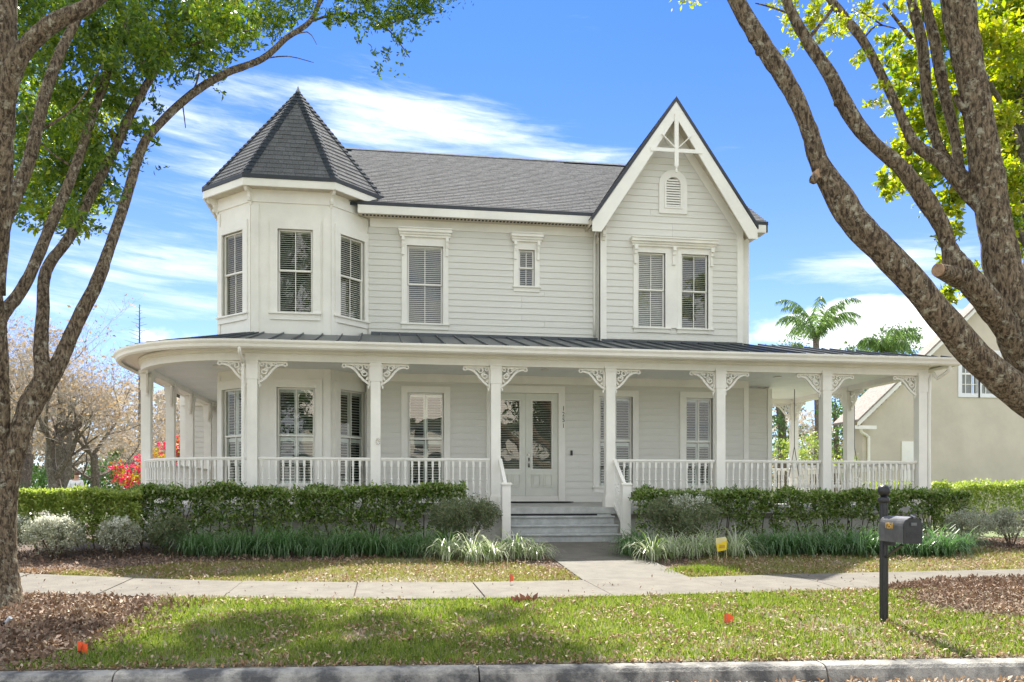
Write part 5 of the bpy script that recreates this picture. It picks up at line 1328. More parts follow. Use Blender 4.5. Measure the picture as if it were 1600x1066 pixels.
RTREE = empty('shade_tree', tuple(atd(1712, 980, 9.0)), 'large shade tree at the right edge with pruned leaning limbs', 'tree')
limb([(1720, 1010, 9.0, 130), (1712, 960, 9.0, 100), (1706, 880, 9.0, 92), (1698, 780, 9.0, 90), (1680, 690, 9.0, 92), (1640, 610, 8.9, 90), (1598, 520, 8.9, 84), (1572, 440, 8.9, 68), (1556, 360, 8.9, 58), (1543, 280, 8.9, 60), (1532, 200, 8.9, 52), (1518, 120, 8.9, 50), (1504, 50, 8.9, 56), (1494, -20, 8.9, 60), (1480, -100, 8.9, 50)], 'trunk', BARK, RTREE, 18, .10)
for i, pts in enumerate((
    [(1690, 730, 8.8, 60), (1640, 655, 8.5, 62), (1588, 612, 8.4, 58), (1535, 568, 8.3, 54), (1482, 508, 8.2, 52), (1426, 439, 8.1, 50), (1376, 388, 8.1, 50), (1340, 352, 8.1, 52), (1306, 300, 8.1, 48), (1279, 250, 8.1, 34), (1261, 194, 8.1, 30), (1238, 144, 8.1, 31), (1210, 98, 8.1, 34), (1180, 52, 8.1, 32), (1148, -4, 8.1, 28), (1120, -60, 8.1, 24)],
    [(1612, 600, 8.9, 40), (1590, 545, 8.8, 42), (1555, 487, 8.7, 46), (1524, 449, 8.6, 48), (1494, 412, 8.6, 44), (1482, 384, 8.6, 26), (1470, 350, 8.6, 30), (1448, 315, 8.6, 34), (1409, 263, 8.6, 27), (1363, 223, 8.6, 26), (1325, 173, 8.6, 30), (1297, 118, 8.6, 25), (1258, 59, 8.6, 20), (1228, 0, 8.6, 16), (1205, -60, 8.6, 12)],
    [(1545, 330, 8.9, 36), (1515, 300, 9, 34), (1494, 277, 9, 30), (1466, 250, 9.1, 24), (1430, 225, 9.2, 20), (1409, 184, 9.3, 17), (1379, 121, 9.4, 16), (1350, 66, 9.5, 16), (1318, 25, 9.6, 16), (1290, -10, 9.7, 13)],
    [(1505, 290, 9.0, 22), (1478, 250, 9.2, 20), (1464, 223, 9.3, 19), (1450, 164, 9.4, 19), (1440, 66, 9.5, 20), (1424, 0, 9.6, 17), (1415, -60, 9.7, 12)],
    [(1512, 300, 8.95, 24), (1499, 265, 9.1, 20), (1492, 213, 9.2, 18), (1474, 138, 9.3, 20), (1461, 66, 9.3, 20), (1446, 0, 9.4, 17), (1440, -60, 9.4, 12)],
    [(1600, 470, 9, 30), (1612, 400, 9.2, 26), (1630, 300, 9.5, 20)])):
    limb(pts, 'limb', BARK, RTREE, 14, .11)
# stub with a cut face on the second limb and a pruning scar on the first
limb([(1500, 432, 8.6, 40), (1484, 427, 8.5, 30), (1466, 422, 8.4, 23)], 'stub', BARK, RTREE, 12, .04)
a_, b_ = atd(1466.5, 422, 8.4), atd(1464.5, 421.6, 8.39); MB().tube([a_, b_], [.067, .066], 14).build('cut_face', CUT, RTREE)
a_, b_ = atd(1284, 268, 8.02), atd(1284, 268, 8.0); MB().tube([a_ + Vector((0, .1, 0)), b_ + Vector((0, .035, 0))], [.05, .045], 14).build('pruning_scar', CUT, RTREE)
for x, y, d, r_ in ((1272, 280, 8.05, 12), (1176, 60, 8.08, 12), (1186, 80, 8.08, 12), (1310, 160, 8.58, 12), (1304, 118, 8.58, 10), (1420, 238, 9.15, 9), (1198, 64, 8.08, 9), (1298, 312, 8.08, 12), (1420, 262, 8.6, 10)):
    p = atd(x, y, d); rr = r_ * .62 / F * d; mb = MB(); mb.lathe([(rr * math.sin(math.pi * k / 6) + .001, -rr * math.cos(math.pi * k / 6)) for k in range(7)], p, 9)
    mb.v = [tuple(Vector(v) + Vector((1, 1, 1)) * mnoise.noise(Vector(v) * 22) * rr * .5) for v in mb.v]; mb.build('knot', BARK, RTREE, True)
for pts in ([(1262, 62, 8.6, 8), (1280, 40, 8.6, 7), (1300, 15, 8.6, 6)], [(1424, 60, 9.4, 8), (1400, 30, 9.3, 6), (1380, 5, 9.3, 5)], [(1379, 40, 9.5, 3), (1340, 15, 9.4, 3), (1330, 20, 9.4, 2)], [(1230, 20, 8.6, 4), (1200, 10, 8.6, 3), (1180, 5, 8.6, 2)], [(1350, 60, 9.5, 4), (1370, 40, 9.5, 3), (1400, 45, 9.5, 2)],
            [(1523, 180, 8.9, 22), (1505, 170, 8.9, 14), (1492, 150, 8.95, 10)]):
    limb(pts, 'branch', BARK, RTREE, 7, .06, 3)
RBk = []
for x, y, r_, w_ in ((1235, 70, 16, .5), (1255, 50, 18, .5), (1280, 60, 14, .4), (1225, 30, 18, .4), (1270, 20, 25, .7), (1310, 45, 20, .5), (1345, 85, 14, .5), (1340, 95, 10, .4), (1370, 150, 18, .5), (1385, 170, 16, .5), (1240, 5, 22, .6), (1330, 10, 25, .6), (1390, 10, 25, .5), (1400, 205, 10, .3), (1295, 85, 8, .2), (1205, 5, 14, .3), (1060, -4, 14, .4), (1085, -2, 12, .3), (1340, 40, 22, .5), (1370, 70, 14, .3)):
    RBk.append((x, y, random.uniform(8.8, 10.5), r_, w_))
C = blob_points(pxblobs(RBk), 12500, .3, .1); leaf_obj('crown', C, .065, LEAF2, RTREE, aspect=.42)
for k in range(22): RBk.append((random.uniform(1100, 1700), random.uniform(-260, -50), random.uniform(8, 12), 60, .5))
C = blob_points(pxblobs(RBk[-22:]), 2600, .3, .1); leaf_obj('crown', C, .085, LEAF2, RTREE, aspect=.42)
# second tree behind it
BT = empty('maple_tree', tuple(atd(1640, 800, 17)), 'sunlit yellow-green tree behind the large right-hand tree', 'tree')
limb([(1650, 830, 17, 50), (1640, 600, 17, 44), (1620, 400, 17, 38), (1600, 200, 17, 30), (1590, 0, 17, 20)], 'trunk', BARKG, BT, 10)
for pts in ([(1620, 400, 17, 18), (1540, 300, 16.5, 12), (1470, 250, 16, 8), (1400, 270, 16, 4)], [(1605, 250, 17, 14), (1540, 120, 16.5, 9), (1470, 60, 16, 5)], [(1630, 500, 17, 14), (1520, 460, 16.5, 8), (1460, 430, 16, 4)]): limb(pts, 'limb', BARKG, BT, 8, .06, 4)
BB_ = [(x, y, random.uniform(15, 18.5), r_, w_) for x, y, r_, w_ in ((1560, 30, 45, 1), (1595, 60, 45, 1), (1570, 110, 40, 1), (1600, 150, 45, 1), (1560, 190, 36, .9), (1590, 230, 45, 1), (1570, 290, 38, .9), (1605, 310, 40, 1), (1600, 20, 45, 1), (1540, 60, 30, .8), (1625, 360, 35, .9),
   (1410, 85, 22, .6), (1420, 110, 22, .7), (1400, 125, 18, .6), (1440, 130, 20, .6), (1470, 120, 22, .6), (1450, 180, 26, .7), (1430, 200, 22, .7), (1475, 200, 26, .7), (1400, 240, 18, .6), (1430, 260, 24, .9), (1410, 275, 20, .9), (1380, 275, 14, .7), (1450, 280, 20, .8), (1400, 295, 12, .5), (1500, 230, 24, .7), (1480, 60, 22, .5),
   (1480, 330, 16, .5), (1490, 345, 14, .5), (1465, 318, 12, .4), (1500, 360, 14, .5), (1470, 370, 12, .5), (1480, 395, 12, .6), (1500, 440, 14, .6), (1475, 450, 14, .8), (1490, 462, 12, .7), (1520, 420, 14, .5), (1510, 465, 10, .5), (1560, 440, 16, .5), (1545, 470, 10, .4), (1480, 160, 26, .9), (1500, 100, 26, .9), (1475, 40, 26, .8), (1440, 20, 22, .7), (1400, 60, 18, .6), (1430, 160, 22, .8), (1470, 250, 22, .9), (1500, 300, 22, .9), (1445, 320, 14, .6), (1390, 300, 12, .6), (1490, 200, 26, .9), (1415, 235, 18, .8), (1510, 150, 20, .8), (1380, 95, 14, .5), (1405, 150, 16, .6), (1590, 380, 25, .8), (1575, 345, 22, .7))]
C = blob_points(pxblobs(BB_), 4600, .28, .1)
leaf_obj('crown', C, .13, LEAF2, BT, aspect=.5)
C = blob_points(pxblobs([b for b in BB_ if b[1] < 330 and b[0] < 1500 or random.random() < .4]), 1500, .28, .1); leaf_obj('crown', C, .13, LEAF1, BT, aspect=.5)

# ------------------------------------------------------------------ neighbouring beige house
YN = 27.0; nb_ = empty('neighbour_house', (20, YN, -1), 'beige stucco neighbouring house with a steep gable, partly behind the right-hand tree', 'house')
eL = at(1337, 660, YN); NAX, NAZ = 21.4, 7.25; SLN = (NAZ - eL.z) / (NAX - eL.x); eRx = 2 * NAX - eL.x
nwr = rect(1500, 551, 1529, 617, YN); nw2 = rect(1531, 551, 1562, 617, YN); nw2 = (nw2[0], nw2[1], nwr[2], nwr[3])
ldo = rect(1408, 690, 1424, 740, YN)
mb = MB(); zs = sorted({-1.1, eL.z, nwr[2], nwr[3], 6.2, NAZ - .15} | {eL.z + (NAZ - .15 - eL.z) * i / 30 for i in range(31)})
for a, b in zip(zs[:-1], zs[1:]):
    half_ = (NAX - eL.x - .25) if b <= eL.z else (NAZ - .12 - b) / SLN
    for p, q in cut(NAX - half_, NAX + half_, a, b, [nwr, nw2]): mb.box(p, q, YN, YN + .2, a, b)
mb.box(eL.x + .25, eL.x + .45, YN + .2, 28.2, -1.1, eL.z + .1)
mb.build('wall', STUCCO, nb_)
# smooth gable edge infill
MB().prism([(eL.x + .25, eL.z - .1), (NAX, NAZ - .2), (NAX, NAZ - .5), (eL.x + .6, eL.z - .1)], 'Y', YN + .01, YN + .19).build('wall', STUCCO, nb_)
for i, ww in enumerate((nwr, nw2)):
    WNM = MB(); x0, x1, z0, z1 = ww; c = .09
    WNM.box(x0 - c, x0 + .05, YN - .04, YN + .1, z0 - c, z1 + c); WNM.box(x1 - .05, x1 + c * .3, YN - .04, YN + .1, z0 - c, z1 + c); WNM.box(x0 + .05, x1 - .05, YN - .04, YN + .1, z0 - c, z0 + .05); WNM.box(x0 + .05, x1 - .05, YN - .04, YN + .1, z1 - .05, z1 + c)
    wn = WNM.build('window', mat('vinyl_white', (.8, .8, .8), .4, .02), nb_)
    mm = MB()
    for k in (1, 2): xx = x0 + (x1 - x0) * k / 3; mm.box(xx - .012, xx + .012, YN + .03, YN + .06, z0 + .05, z1 - .05)
    for k in range(1, 4): zz = z0 + (z1 - z0) * k / 4; h_ = .03 if k == 2 else .012; mm.box(x0 + .05, x1 - .05, YN + .028, YN + .062, zz - h_, zz + h_)
    mm.build('muntin', TRIM, wn)
    MB().add([(x0 + .05, YN + .07, z0), (x1 - .05, YN + .07, z0), (x1 - .05, YN + .07, z1), (x0 + .05, YN + .07, z1)], [(0, 1, 2, 3)]).build('pane', GLASS, wn)
    MB().box(x0, x1, YN + .3, YN + .32, z0, z1).build('curtain', mat('grey_curtain', (.3, .32, .33), .8), wn)
mb = MB()
for sg in (-1, 1):
    ex = NAX + sg * (NAX - eL.x + .1); ez = eL.z - .05
    mb.prism([(NAX, NAZ + .12), (ex, ez + .05), (ex, ez - .13), (NAX, NAZ - .06)], 'Y', YN - .3, YN - .26)
mb.build('rake_fascia', TRIM, nb_)
mb = MB()
for sg in (-1, 1):
    ex = NAX + sg * (NAX - eL.x + .12); ez = eL.z - .05
    mb.prism([(NAX, NAZ + .19), (ex, ez + .12), (ex, ez + .04), (NAX, NAZ + .11)], 'Y', YN - .34, YN + .3)
    if sg < 0: mx_ = ex + 1.9; mz_ = ez + 1.9 * SLN; mb.prism([(mx_, mz_ + .11), (ex, ez + .11), (ex, ez + .035), (mx_, mz_ + .03)], 'Y', YN + .31, 28.3)
mb.build('roof', mat('neighbour_shingle', (.32, .28, .24), .9, .2, 12, .4, 60), nb_)
mb = MB()
for sg in (-1, 1):
    ex = NAX + sg * (NAX - eL.x + .08); ez = eL.z - .05
    mb.prism([(NAX, NAZ - .03), (ex, ez - .10), (ex, ez - .13), (NAX, NAZ - .06)], 'Y', YN - .26, YN)
mb.build('soffit', mat('bounce_tint_soffit', (.62, .50, .24), .7), nb_)  # yellow of reflected sunlight is put into the soffit colour
vb = MB(); vz = at(1535, 492, YN).z
vh = (NAZ - .35 - vz) / SLN
vb.prism([(NAX - vh, vz), (NAX + vh, vz), (NAX, NAZ - .35)], 'Y', YN - .03, YN + .01); vn_ = vb.build('gable_vent', TRIM, nb_)
for k in range(8):
    zz = vz + .07 + k * .075; h_ = (NAZ - .35 - zz) / SLN - .12
    if h_ > .08: MB().box(NAX - h_, NAX + h_, YN - .05, YN - .03, zz, zz + .04).build('louvre', TRIM, vn_)
mb = MB(); dp = at(1350, 700, YN - .1); p, rr = smooth_path([(eL.x + .05, YN - .25, eL.z - .18), (eL.x + .1, YN - .2, eL.z - .35), (eL.x + .42, YN - .06, eL.z - .5), (eL.x + .45, YN - .06, eL.z - .8), (eL.x + .45, YN - .06, -1)], [.05] * 5, 4)
mb.tube(p, rr, 8); mb.build('downspout', TRIM, nb_, True)
MB().box(ldo[0], ldo[1] + .3, YN - .05, YN - .001, -.8, ldo[3]).build('door', TRIM, nb_)
MB().box(eL.x - .2, eL.x + .6, YN - .3, YN - .22, eL.z - .25, eL.z - .13).build('gutter', TRIM, nb_)

# ------------------------------------------------------------------ palms
PALM = leafmat('palm_leaflet', [(.07, .13, .04), (.12, .19, .06), (.17, .24, .08), (.09, .15, .05)], .4, .35, .5)
def palm(x, y, d, base_y, nfr, fl, label, spread=1.0):
    top_ = atd(x, y, d); zg = -1.0; t = empty('palm_tree', (top_.x, top_.y, zg), label, 'palm tree', 'palm trees behind the porch')
    mb = MB().tube([(top_.x, top_.y, zg), (top_.x + .1, top_.y, (zg + top_.z) / 2), (top_.x, top_.y, top_.z)], [.2, .15, .14], 10, True, .06); mb.build('trunk', BARKG, t)
    for k in range(nfr):
        a = 2 * math.pi * k / nfr + random.uniform(-.2, .2); e = random.uniform(.75, 1.5); D = Vector((math.cos(a), math.sin(a), 0)); p = Vector(top_); pts = [p.copy()]; V = []; Fq = []
        sg = 12; L_ = fl * random.uniform(.85, 1.1)
        for i in range(sg):
            p = p + (D * math.cos(e) + Vector((0, 0, math.sin(e)))) * L_ / sg; e -= (.05 + .024 * i) * random.uniform(.7, 1.3) * spread; pts.append(p.copy())
        for i in range(1, sg + 1):
            for j in range(4):
                q = pts[i - 1].lerp(pts[i], j / 4); ax = (pts[i] - pts[i - 1]).normalized()
                for s_ in (-1, 1):
                    sd_ = ax.cross(Vector((0, 0, 1))).normalized() * s_; ll = .62 * math.sin(math.pi * min(1, (i + j / 4) / (sg + 1.5)) ** .8) + .12
                    tip = q + (sd_ * random.uniform(.25, .7) + ax * .45 + Vector((0, 0, -.85 + random.uniform(-.35, .35)))) * ll; m_ = q.lerp(tip, .5) + Vector((0, 0, .06)); wv = ax * .022; i0 = len(V)
                    V += [q - wv, q + wv, m_ + wv, tip, m_ - wv]; Fq.append((i0, i0 + 1, i0 + 2, i0 + 3, i0 + 4))
        f_ = MB().add(V, Fq).build('frond', PALM, t)
    return t
palm(1275, 528, 40, 0, 12, 2.9, 'tall feathery palm rising above the porch roof', .95)
palm(1385, 552, 42, 0, 13, 2.1, 'smaller drooping palm right of the taller palm above the porch roof', 1.3)
palm(1218, 575, 44, 0, 9, 2.0, 'low palm crown peeping over the porch roof left of the tallest palm', 1.2)

# ------------------------------------------------------------------ leafy background trees and bushes
DKG = leafmat('background_leaf', [(.035, .08, .02), (.06, .12, .03), (.09, .16, .04), (.05, .10, .03)], .35, .4, .5)
PINK = leafmat('pink_flower', [(.55, .02, .10), (.65, .05, .16), (.42, .01, .06), (.7, .12, .18), (.5, .04, .03)], .4, .5)
PINK2 = leafmat('young_leaf', [(.40, .32, .04), (.18, .24, .04), (.45, .16, .05), (.10, .16, .03)], .4, .5)
def bgtree(blobs, m, size, nper, label, cat='tree', name='broadleaf_tree', trunk=True, m2=None, w2=0, d0=None, group=None):
    bl = pxblobs(blobs); cx_ = sum(b[0][0] for b in bl) / len(bl); cy_ = sum(b[0][1] for b in bl) / len(bl)
    t = empty(name, (cx_, cy_, -1), label, cat, group)
    C = blob_points(bl, nper, .3, .3); leaf_obj('crown', C, size, m, t, aspect=.5)
    if m2: leaf_obj('crown', blob_points(bl, nper * w2, .22, .7), size, m2, t, aspect=.6)
    if trunk:
        mb = MB(); zc = sum(b[0][2] for b in bl) / len(bl)
        mb.tube([(cx_, cy_, -1), (cx_ + .1, cy_, (zc - 1) / 2), (cx_, cy_, zc)], [.2, .15, .08], 8, True, .08)
        for b in bl[::2]: mb.tube([(cx_, cy_, (zc - 1) / 2), Vector(b[0])], [.07, .02], 5)
        mb.build('trunk', BARKG, t)
    return t
bgtree([(1215, 640, 34, 35, 1), (1225, 680, 34, 30, 1), (1210, 600, 35, 30, 1), (1240, 620, 36, 25, .7)], DKG, .13, 900, 'dark leafy tree seen between the house wall and the rear porch column')
bgtree([(1310, 690, 33, 30, 1), (1300, 650, 34, 25, .8), (1305, 610, 34, 22, .6)], DKG, .13, 900, 'dark leafy tree seen between the swing chains', 'tree')
bgtree([(1320, 640, 46, 26, 1), (1345, 620, 46, 26, 1), (1360, 650, 46, 22, 1), (1390, 600, 46, 22, 1)], DKG, .16, 800, 'dark green tree rising just behind the low roof of the beige house')
bgtree([(1375, 605, 50, 30, .8), (1400, 590, 52, 26, .8), (1350, 600, 50, 24, .6)], DKG, .18, 500, 'leafy tree behind the roof slope of the beige house')
bgtree([(1225, 705, 29, 18, 1), (1262, 705, 29, 22, 1), (1240, 715, 28, 20, 1), (1295, 712, 28, 18, 1), (1330, 725, 28, 16, 1), (1275, 690, 30, 16, .8)], BRIGHT, .09, 2000, 'sunlit yellow-green bushes behind the rear porch railing', 'bush', 'bush', False)
bgtree([(1240, 545, 60, 24, .6), (1215, 550, 60, 16, .5), (1400, 530, 62, 26, .6), (1430, 545, 62, 20, .4), (1370, 545, 60, 26, .6), (1455, 550, 64, 14, .4), (1400, 515, 62, 18, .6), (1425, 525, 62, 18, .5), (1340, 548, 60, 18, .7)], leafmat('far_leaf', [(.08, .14, .05), (.13, .19, .07), (.10, .16, .06)], .4), .22, 520, 'loose leafy treetops showing over the right end of the porch roof')
# flowering bush left
bgtree([(215, 735, 30, 24, 1), (195, 745, 30, 20, 1), (245, 725, 30, 26, 1), (270, 700, 31, 22, 1), (290, 690, 31, 16, 1), (310, 720, 31, 22, 1), (260, 740, 30, 24, 1), (335, 735, 32, 20, 1), (290, 735, 31, 26, 1), (325, 665, 31, 12, .8), (345, 650, 31, 8, .6)], PINK2, .11, 1100, 'bush of crimson flowers behind the curved porch corner', 'flowering bush', 'flowering_bush', True, PINK, 1.0)
bgtree([(160, 735, 48, 22, 1), (205, 740, 48, 20, 1), (80, 745, 55, 20, .9), (40, 740, 60, 22, .9), (10, 740, 60, 20, .9), (240, 740, 50, 24, 1), (190, 715, 50, 14, .7)], DKG, .18, 700, 'dark green shrubs far beyond the left lawn', 'bush', 'bush', False)
shrub(40, 780, 30, .8, .5, DKG, 3500, 'small green bush by the fence at the far left', .09, name='bush')

# bare trees
def bare_tree_meshes(seed, h=8, spread=1.0, dens=1.0):
    random.seed(seed); big = MB(); tw = MB(); lf = []
    def grow(p, d, ln, r_, lev):
        n_ = 4 if lev < 3 else 3; pts = [p]; rr = [r_]
        for i in range(n_):
            d = (d + Vector((random.gauss(0, .16), random.gauss(0, .16), random.gauss(.03, .12))) * (1 if lev else .4)).normalized(); p = p + d * ln / n_; pts.append(p); rr.append(r_ * (1 - .45 * (i + 1) / n_))
        (big if lev < 3 else tw).tube(pts, rr, 7 if lev == 0 else (5 if lev < 3 else 3), False)
        if lev >= 5 or r_ < .0035:
            if random.random() < .8: lf.append(tuple(p))
            return
        kids = {0: 5, 1: 5, 2: 5, 3: 5, 4: 5}[lev]
        for k in range(kids):
            t = random.uniform(.35, 1) if k else 1; i = min(n_ - 1, int(t * n_)); q = pts[i].lerp(pts[i + 1], t * n_ - i) if i < n_ else pts[-1]
            sd_ = Vector((random.gauss(0, 1), random.gauss(0, 1), random.gauss(.15, .5))).normalized()
            grow(q, (d * .75 + sd_ * .75 * spread).normalized(), ln * random.uniform(.55, .8), max(.003, rr[i] * random.uniform(.42, .62)), lev + 1)
    grow(Vector((0, 0, 0)), Vector((random.uniform(-.1, .1), 0, 1)), h * .3, h * .026, 0)
    C = np.array(lf); C = C + rng.normal(size=C.shape) * .08
    V, Fq = leaves_geo(C, .10, .6)
    return big.mesh('branches', BARKG), tw.mesh('twigs', TWIG), np_mesh('dead_leaves', V, Fq, LITTER2)
LITTER2 = leafmat('hanging_dead_leaf', [(.30, .22, .14), (.38, .30, .21), (.22, .16, .11), (.44, .32, .16), (.36, .31, .25)], .3, .7, .2)
BTM = [bare_tree_meshes(s, 8, 1.0) for s in (3, 11, 19)]
random.seed(99)
bare = [(95, 32, 1.25, 'wide bare tree with brown leaf remnants behind the left hedge'), (150, 40, 1.2, 'bare twiggy tree left of the porch corner'), (235, 52, 1.15, 'bare grey tree seen behind the curved porch corner'), (30, 44, 1.75, 'bare brown tree behind the left shade tree stems'),
        (300, 46, 1.0, 'bare grey tree seen between the left porch columns'), (200, 62, 1.2, 'distant bare tree above the crimson flowers'), (-20, 38, 1.6, 'bare tree at the far left edge'), (1260, 48, .9, 'bare grey tree seen through the right end of the porch'), (1370, 56, .9, 'bare grey tree behind the roof slope of the beige house'), (345, 60, 1.1, 'distant bare tree between the rear left columns'), (110, 60, 1.9, 'tall distant bare tree behind the man in white')]
for i, (x, d, sc, lb) in enumerate(bare):
    p = atd(x, 771, d); p.z = -1.0; t = empty('bare_tree', p, lb, 'tree', 'bare winter trees'); ms = BTM[i % 3]
    for me, nm in zip(ms, ('branches', 'twigs', 'dead_leaves')):
        o = bpy.data.objects.new(nm, me); COL.objects.link(o); o.parent = t
        if nm != 'branches': o['kind'] = 'stuff'
    t.rotation_euler = (0, 0, i * 1.3); t.scale = (sc * 1.1, sc * 1.1, sc)
# wood mass far behind
def woods(name, x0, x1, d, top_, n, m, sz, label):
    xs_ = rng.uniform(x0, x1, n); D = d + rng.uniform(0, 12, n); hy = np.array([mnoise.noise(Vector((x * .012, 1, 4))) + .5 * mnoise.noise(Vector((x * .05, 1, 4))) for x in xs_])
    u = (xs_ - 800) / F * D; zt = (HZ - top_) / F * D * (1 + .25 * hy); Z = -1 + rng.random(n) ** .8 * (zt + 1)
    C = np.stack([u * CA + D * SA, D * CA - u * SA, Z], 1); o = leaf_obj(name, C, sz, m, None, aspect=.5); return tag(o, label, 'woods', kind='stuff')
GREYW = leafmat('far_twig_mass', [(.34, .30, .25), (.44, .40, .34), (.26, .22, .18), (.40, .34, .27), (.30, .29, .22)], .3, .9, .1)
woods('far_woods', -400, 460, 72, 610, 26000, GREYW, .55, 'greyish leafless woodland far beyond the left lawn')
woods('far_woods', -400, 460, 68, 735, 9000, DKG, .45, 'dark green undergrowth in front of the far woodland')
woods('far_woods', 1150, 1700, 70, 640, 9000, GREYW, .5, 'greyish leafless woodland seen through the right porch')
woods('far_woods', 1150, 1700, 66, 700, 6000, DKG, .45, 'dark undergrowth seen through the right porch')
# trunk things at left, fence, person, thin conifer
for x, d, w_, lb in ((35, 44, 16, 'straight brown trunk of a tall tree at the far left'), (94, 38, 20, 'thick straight brown trunk behind the bare branches'), (108, 37.5, 12, 'thinner trunk leaning beside the thick straight trunk')):
    t = empty('tall_tree', tuple(atd(x, 771, d) + Vector((0, 0, -1))), lb, 'tree'); limb([(x, 805, d, w_ * 1.2), (x - 1, 700, d, w_), (x + 1, 660, d, w_ * .8), (x + 4, 620, d, w_ * .5), (x + 6, 585, d, w_ * .2)], 'trunk', BARKG, t, 9, .08)
    C = blob_points(pxblobs([(x + random.uniform(-20, 30), random.uniform(500, 640), d, 22, .4) for _ in range(5)]), 60, .4, .2); leaf_obj('crown', C, .2, LITTER2, t)
fn = empty('picket_fence', tuple(atd(30, 771, 52) + Vector((0, 0, -1))), 'low wooden fence with white post caps far left beyond the lawn', 'fence')
for k in range(16):
    p = atd(-20 + k * 9, 771, 52); MB().box(p.x - .17, p.x + .17, p.y - .03, p.y + .03, -1, .05).build('picket', WOODF, fn)
    if k % 2 == 0: MB().box(p.x - .11, p.x + .11, p.y - .16, p.y + .04, .06, .24).build('post_cap', TRIM, fn)
# thin bare conifer at x=218
p = atd(218, 771, 60); t = empty('thin_conifer', (p.x, p.y, -1), 'thin bare conifer spire rising left of the porch roof', 'tree')
topz = atd(218, 476, 60).z; MB().tube([(p.x, p.y, -1), (p.x, p.y, topz)], [.16, .03], 6).build('trunk', BARKG, t)
mb = MB()
for k in range(60):
    z = topz - .1 - k * .11; a = k * 2.4; l_ = min(1.4, .12 + k * .035); mb.tube([(p.x, p.y, z), (p.x + l_ * math.cos(a), p.y + l_ * math.sin(a), z + .25 * l_)], [.02, .008], 3)
mb.build('branches', BARKG, t)
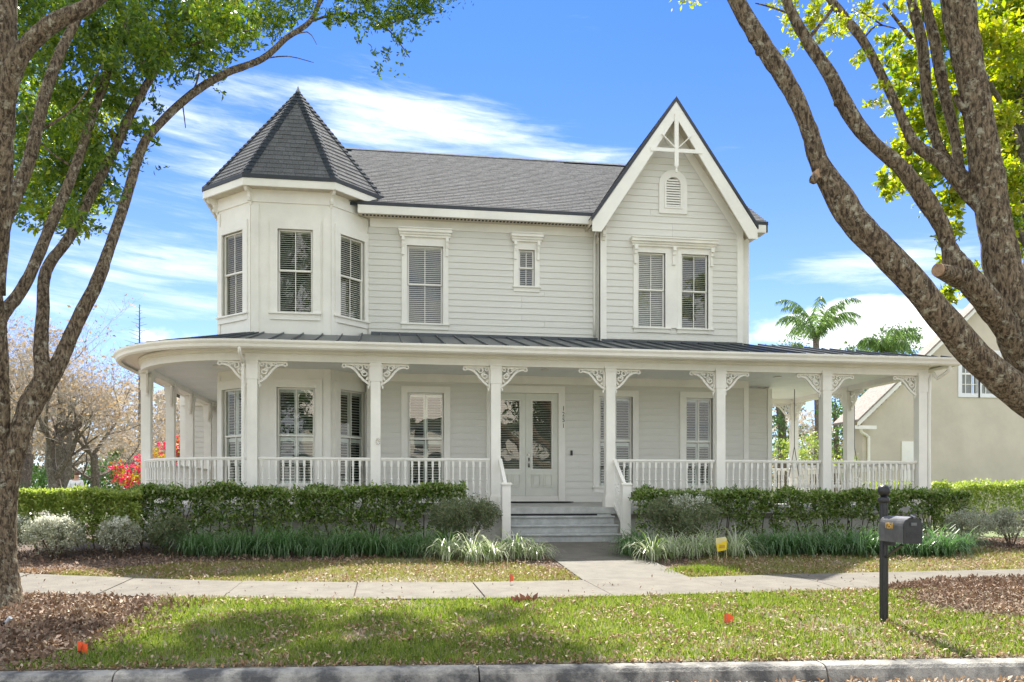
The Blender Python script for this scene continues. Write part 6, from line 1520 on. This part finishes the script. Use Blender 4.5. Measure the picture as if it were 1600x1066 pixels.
# person in a white shirt
def person():
    P0 = atd(119, 771, 30.5); px_, py_ = P0.x, P0.y; zg = -1.0
    t = empty('person', (px_, py_, zg), 'person in a white shirt and dark trousers walking beyond the left hedge', 'person')
    J = {'pel': (0, 0, .95), 'sp': (0, 0, 1.2), 'ch': (0, 0, 1.38), 'nk': (.01, 0, 1.52), 'hd': (.02, 0, 1.62), 'ht': (.02, 0, 1.74),
         'ls': (0, -.17, 1.42), 'le': (-.05, -.24, 1.15), 'lh': (.08, -.24, .95), 'rs': (0, .17, 1.42), 're': (-.05, .24, 1.15), 'rh': (.10, .22, .97),
         'lk': (.06, -.09, .5), 'lf': (0, -.09, .06), 'lt': (.16, -.09, .03), 'rk': (-.04, .09, .5), 'rf': (-.2, .09, .08), 'rt': (-.06, .09, .03)}
    rad = {'pel': .15, 'sp': .13, 'ch': .15, 'nk': .06, 'hd': .095, 'ht': .06, 'ls': .07, 'le': .045, 'lh': .035, 'rs': .07, 're': .045, 'rh': .035, 'lk': .07, 'lf': .05, 'lt': .04, 'rk': .07, 'rf': .05, 'rt': .04}
    E_ = [('pel', 'sp'), ('sp', 'ch'), ('ch', 'nk'), ('nk', 'hd'), ('hd', 'ht'), ('ch', 'ls'), ('ls', 'le'), ('le', 'lh'), ('ch', 'rs'), ('rs', 're'), ('re', 'rh'), ('pel', 'lk'), ('lk', 'lf'), ('lf', 'lt'), ('pel', 'rk'), ('rk', 'rf'), ('rf', 'rt')]
    def skin(nm, keys, edges, m, grow=0):
        ks = list(keys); me = bpy.data.meshes.new(nm); me.from_pydata([(px_ + J[k][1], py_ + J[k][0], zg + J[k][2]) for k in ks], [(ks.index(a), ks.index(b)) for a, b in edges], []); me.materials.append(m)
        o = bpy.data.objects.new(nm, me); place(o, t); md = o.modifiers.new('skin', 'SKIN'); md2 = o.modifiers.new('sub', 'SUBSURF'); md2.levels = 1; md2.render_levels = 1
        for i, k in enumerate(ks): v = me.skin_vertices[0].data[i]; v.radius = (rad[k] + grow,) * 2; v.use_root = (i == 0)
    skin('body', J.keys(), E_, SKIN)
    skin('shirt', ('pel', 'sp', 'ch', 'ls', 'le', 'rs', 're'), [('pel', 'sp'), ('sp', 'ch'), ('ch', 'ls'), ('ls', 'le'), ('ch', 'rs'), ('rs', 're')], SHIRT, .025)
    skin('trousers', ('pel', 'lk', 'lf', 'rk', 'rf'), [('pel', 'lk'), ('lk', 'lf'), ('pel', 'rk'), ('rk', 'rf')], JEANS, .018)
    MB().lathe([(.1 * math.sin(math.pi * k / 10) + .001, -.1 * math.cos(math.pi * k / 10)) for k in range(4, 11)], (px_, py_ + .035, zg + 1.70), 12).build('hair', HAIR, t, True)
person()

# ------------------------------------------------------------------ across the street (seen mirrored in the windows)
WHITEW = mat('white_house_wall', (.78, .77, .73), .7, .05, 2)
hh = empty('white_house', (4, -26, -1.6), 'white two-storey house across the street, seen only mirrored in the windows', 'house')
mb = MB()
hw_ = [(-3.5 + i * 3.2, .2 + j * 3.1) for i in range(5) for j in range(2)]
mb.box(-6, 13, -34, -26, -1.6, 5.6)
mb.prism([(-34.5, 5.6), (-25.4, 5.6), (-30, 8.6)], 'X', -6.4, 13.4)
mb.build('wall', WHITEW, hh)
for x, z in hw_:
    f_ = MB().box(x - .6, x + .6, -26.001, -25.94, z - .1, z + 1.8).build('window', TRIM, hh); MB().box(x - .5, x + .5, -25.939, -25.93, z, z + 1.7).build('pane', DARK, f_)
MB().box(-6.4, 13.4, -26, -24.2, 2.6, 2.8).build('porch_roof', METAL, hh)
for i in range(6): MB().box(-5.6 + i * 3.6, -5.4 + i * 3.6, -24.5, -24.3, -1.6, 2.6).build('porch_column', TRIM, hh)
mb = MB(); mb.add([(-400, -400, -1.55), (400, -400, -1.55), (400, -9, -1.55), (-400, -9, -1.55)], [(0, 1, 2, 3)]); mb.build('far_lawn', FARG)['kind'] = 'structure'
for i, (x, y, lb) in enumerate(((-8, -18, 'leafy street tree across the road, left one in the window reflections'), (12, -17, 'leafy street tree across the road, right one in the window reflections'), (-22, -22, 'leafy tree far along the opposite side of the road'))):
    t = empty('street_tree', (x, y, -1.55), lb, 'tree')
    bl = [((x + random.uniform(-2, 2), y + random.uniform(-2, 2), 6.5 + random.uniform(-3, 5)), (2.2, 2.2, 1.8), 1) for _ in range(12)]
    leaf_obj('crown', blob_points(bl, 200, .3, .3), .26, DKG, t, aspect=.5)
    mb = MB().tube([(x, y, -1.6), (x + .1, y, 1.5), (x, y, 6)], [.25, .2, .1], 8, True, .05)
    for b in bl: mb.tube([(x, y, 1.2), b[0]], [.08, .02], 5)
    mb.build('trunk', BARK, t)
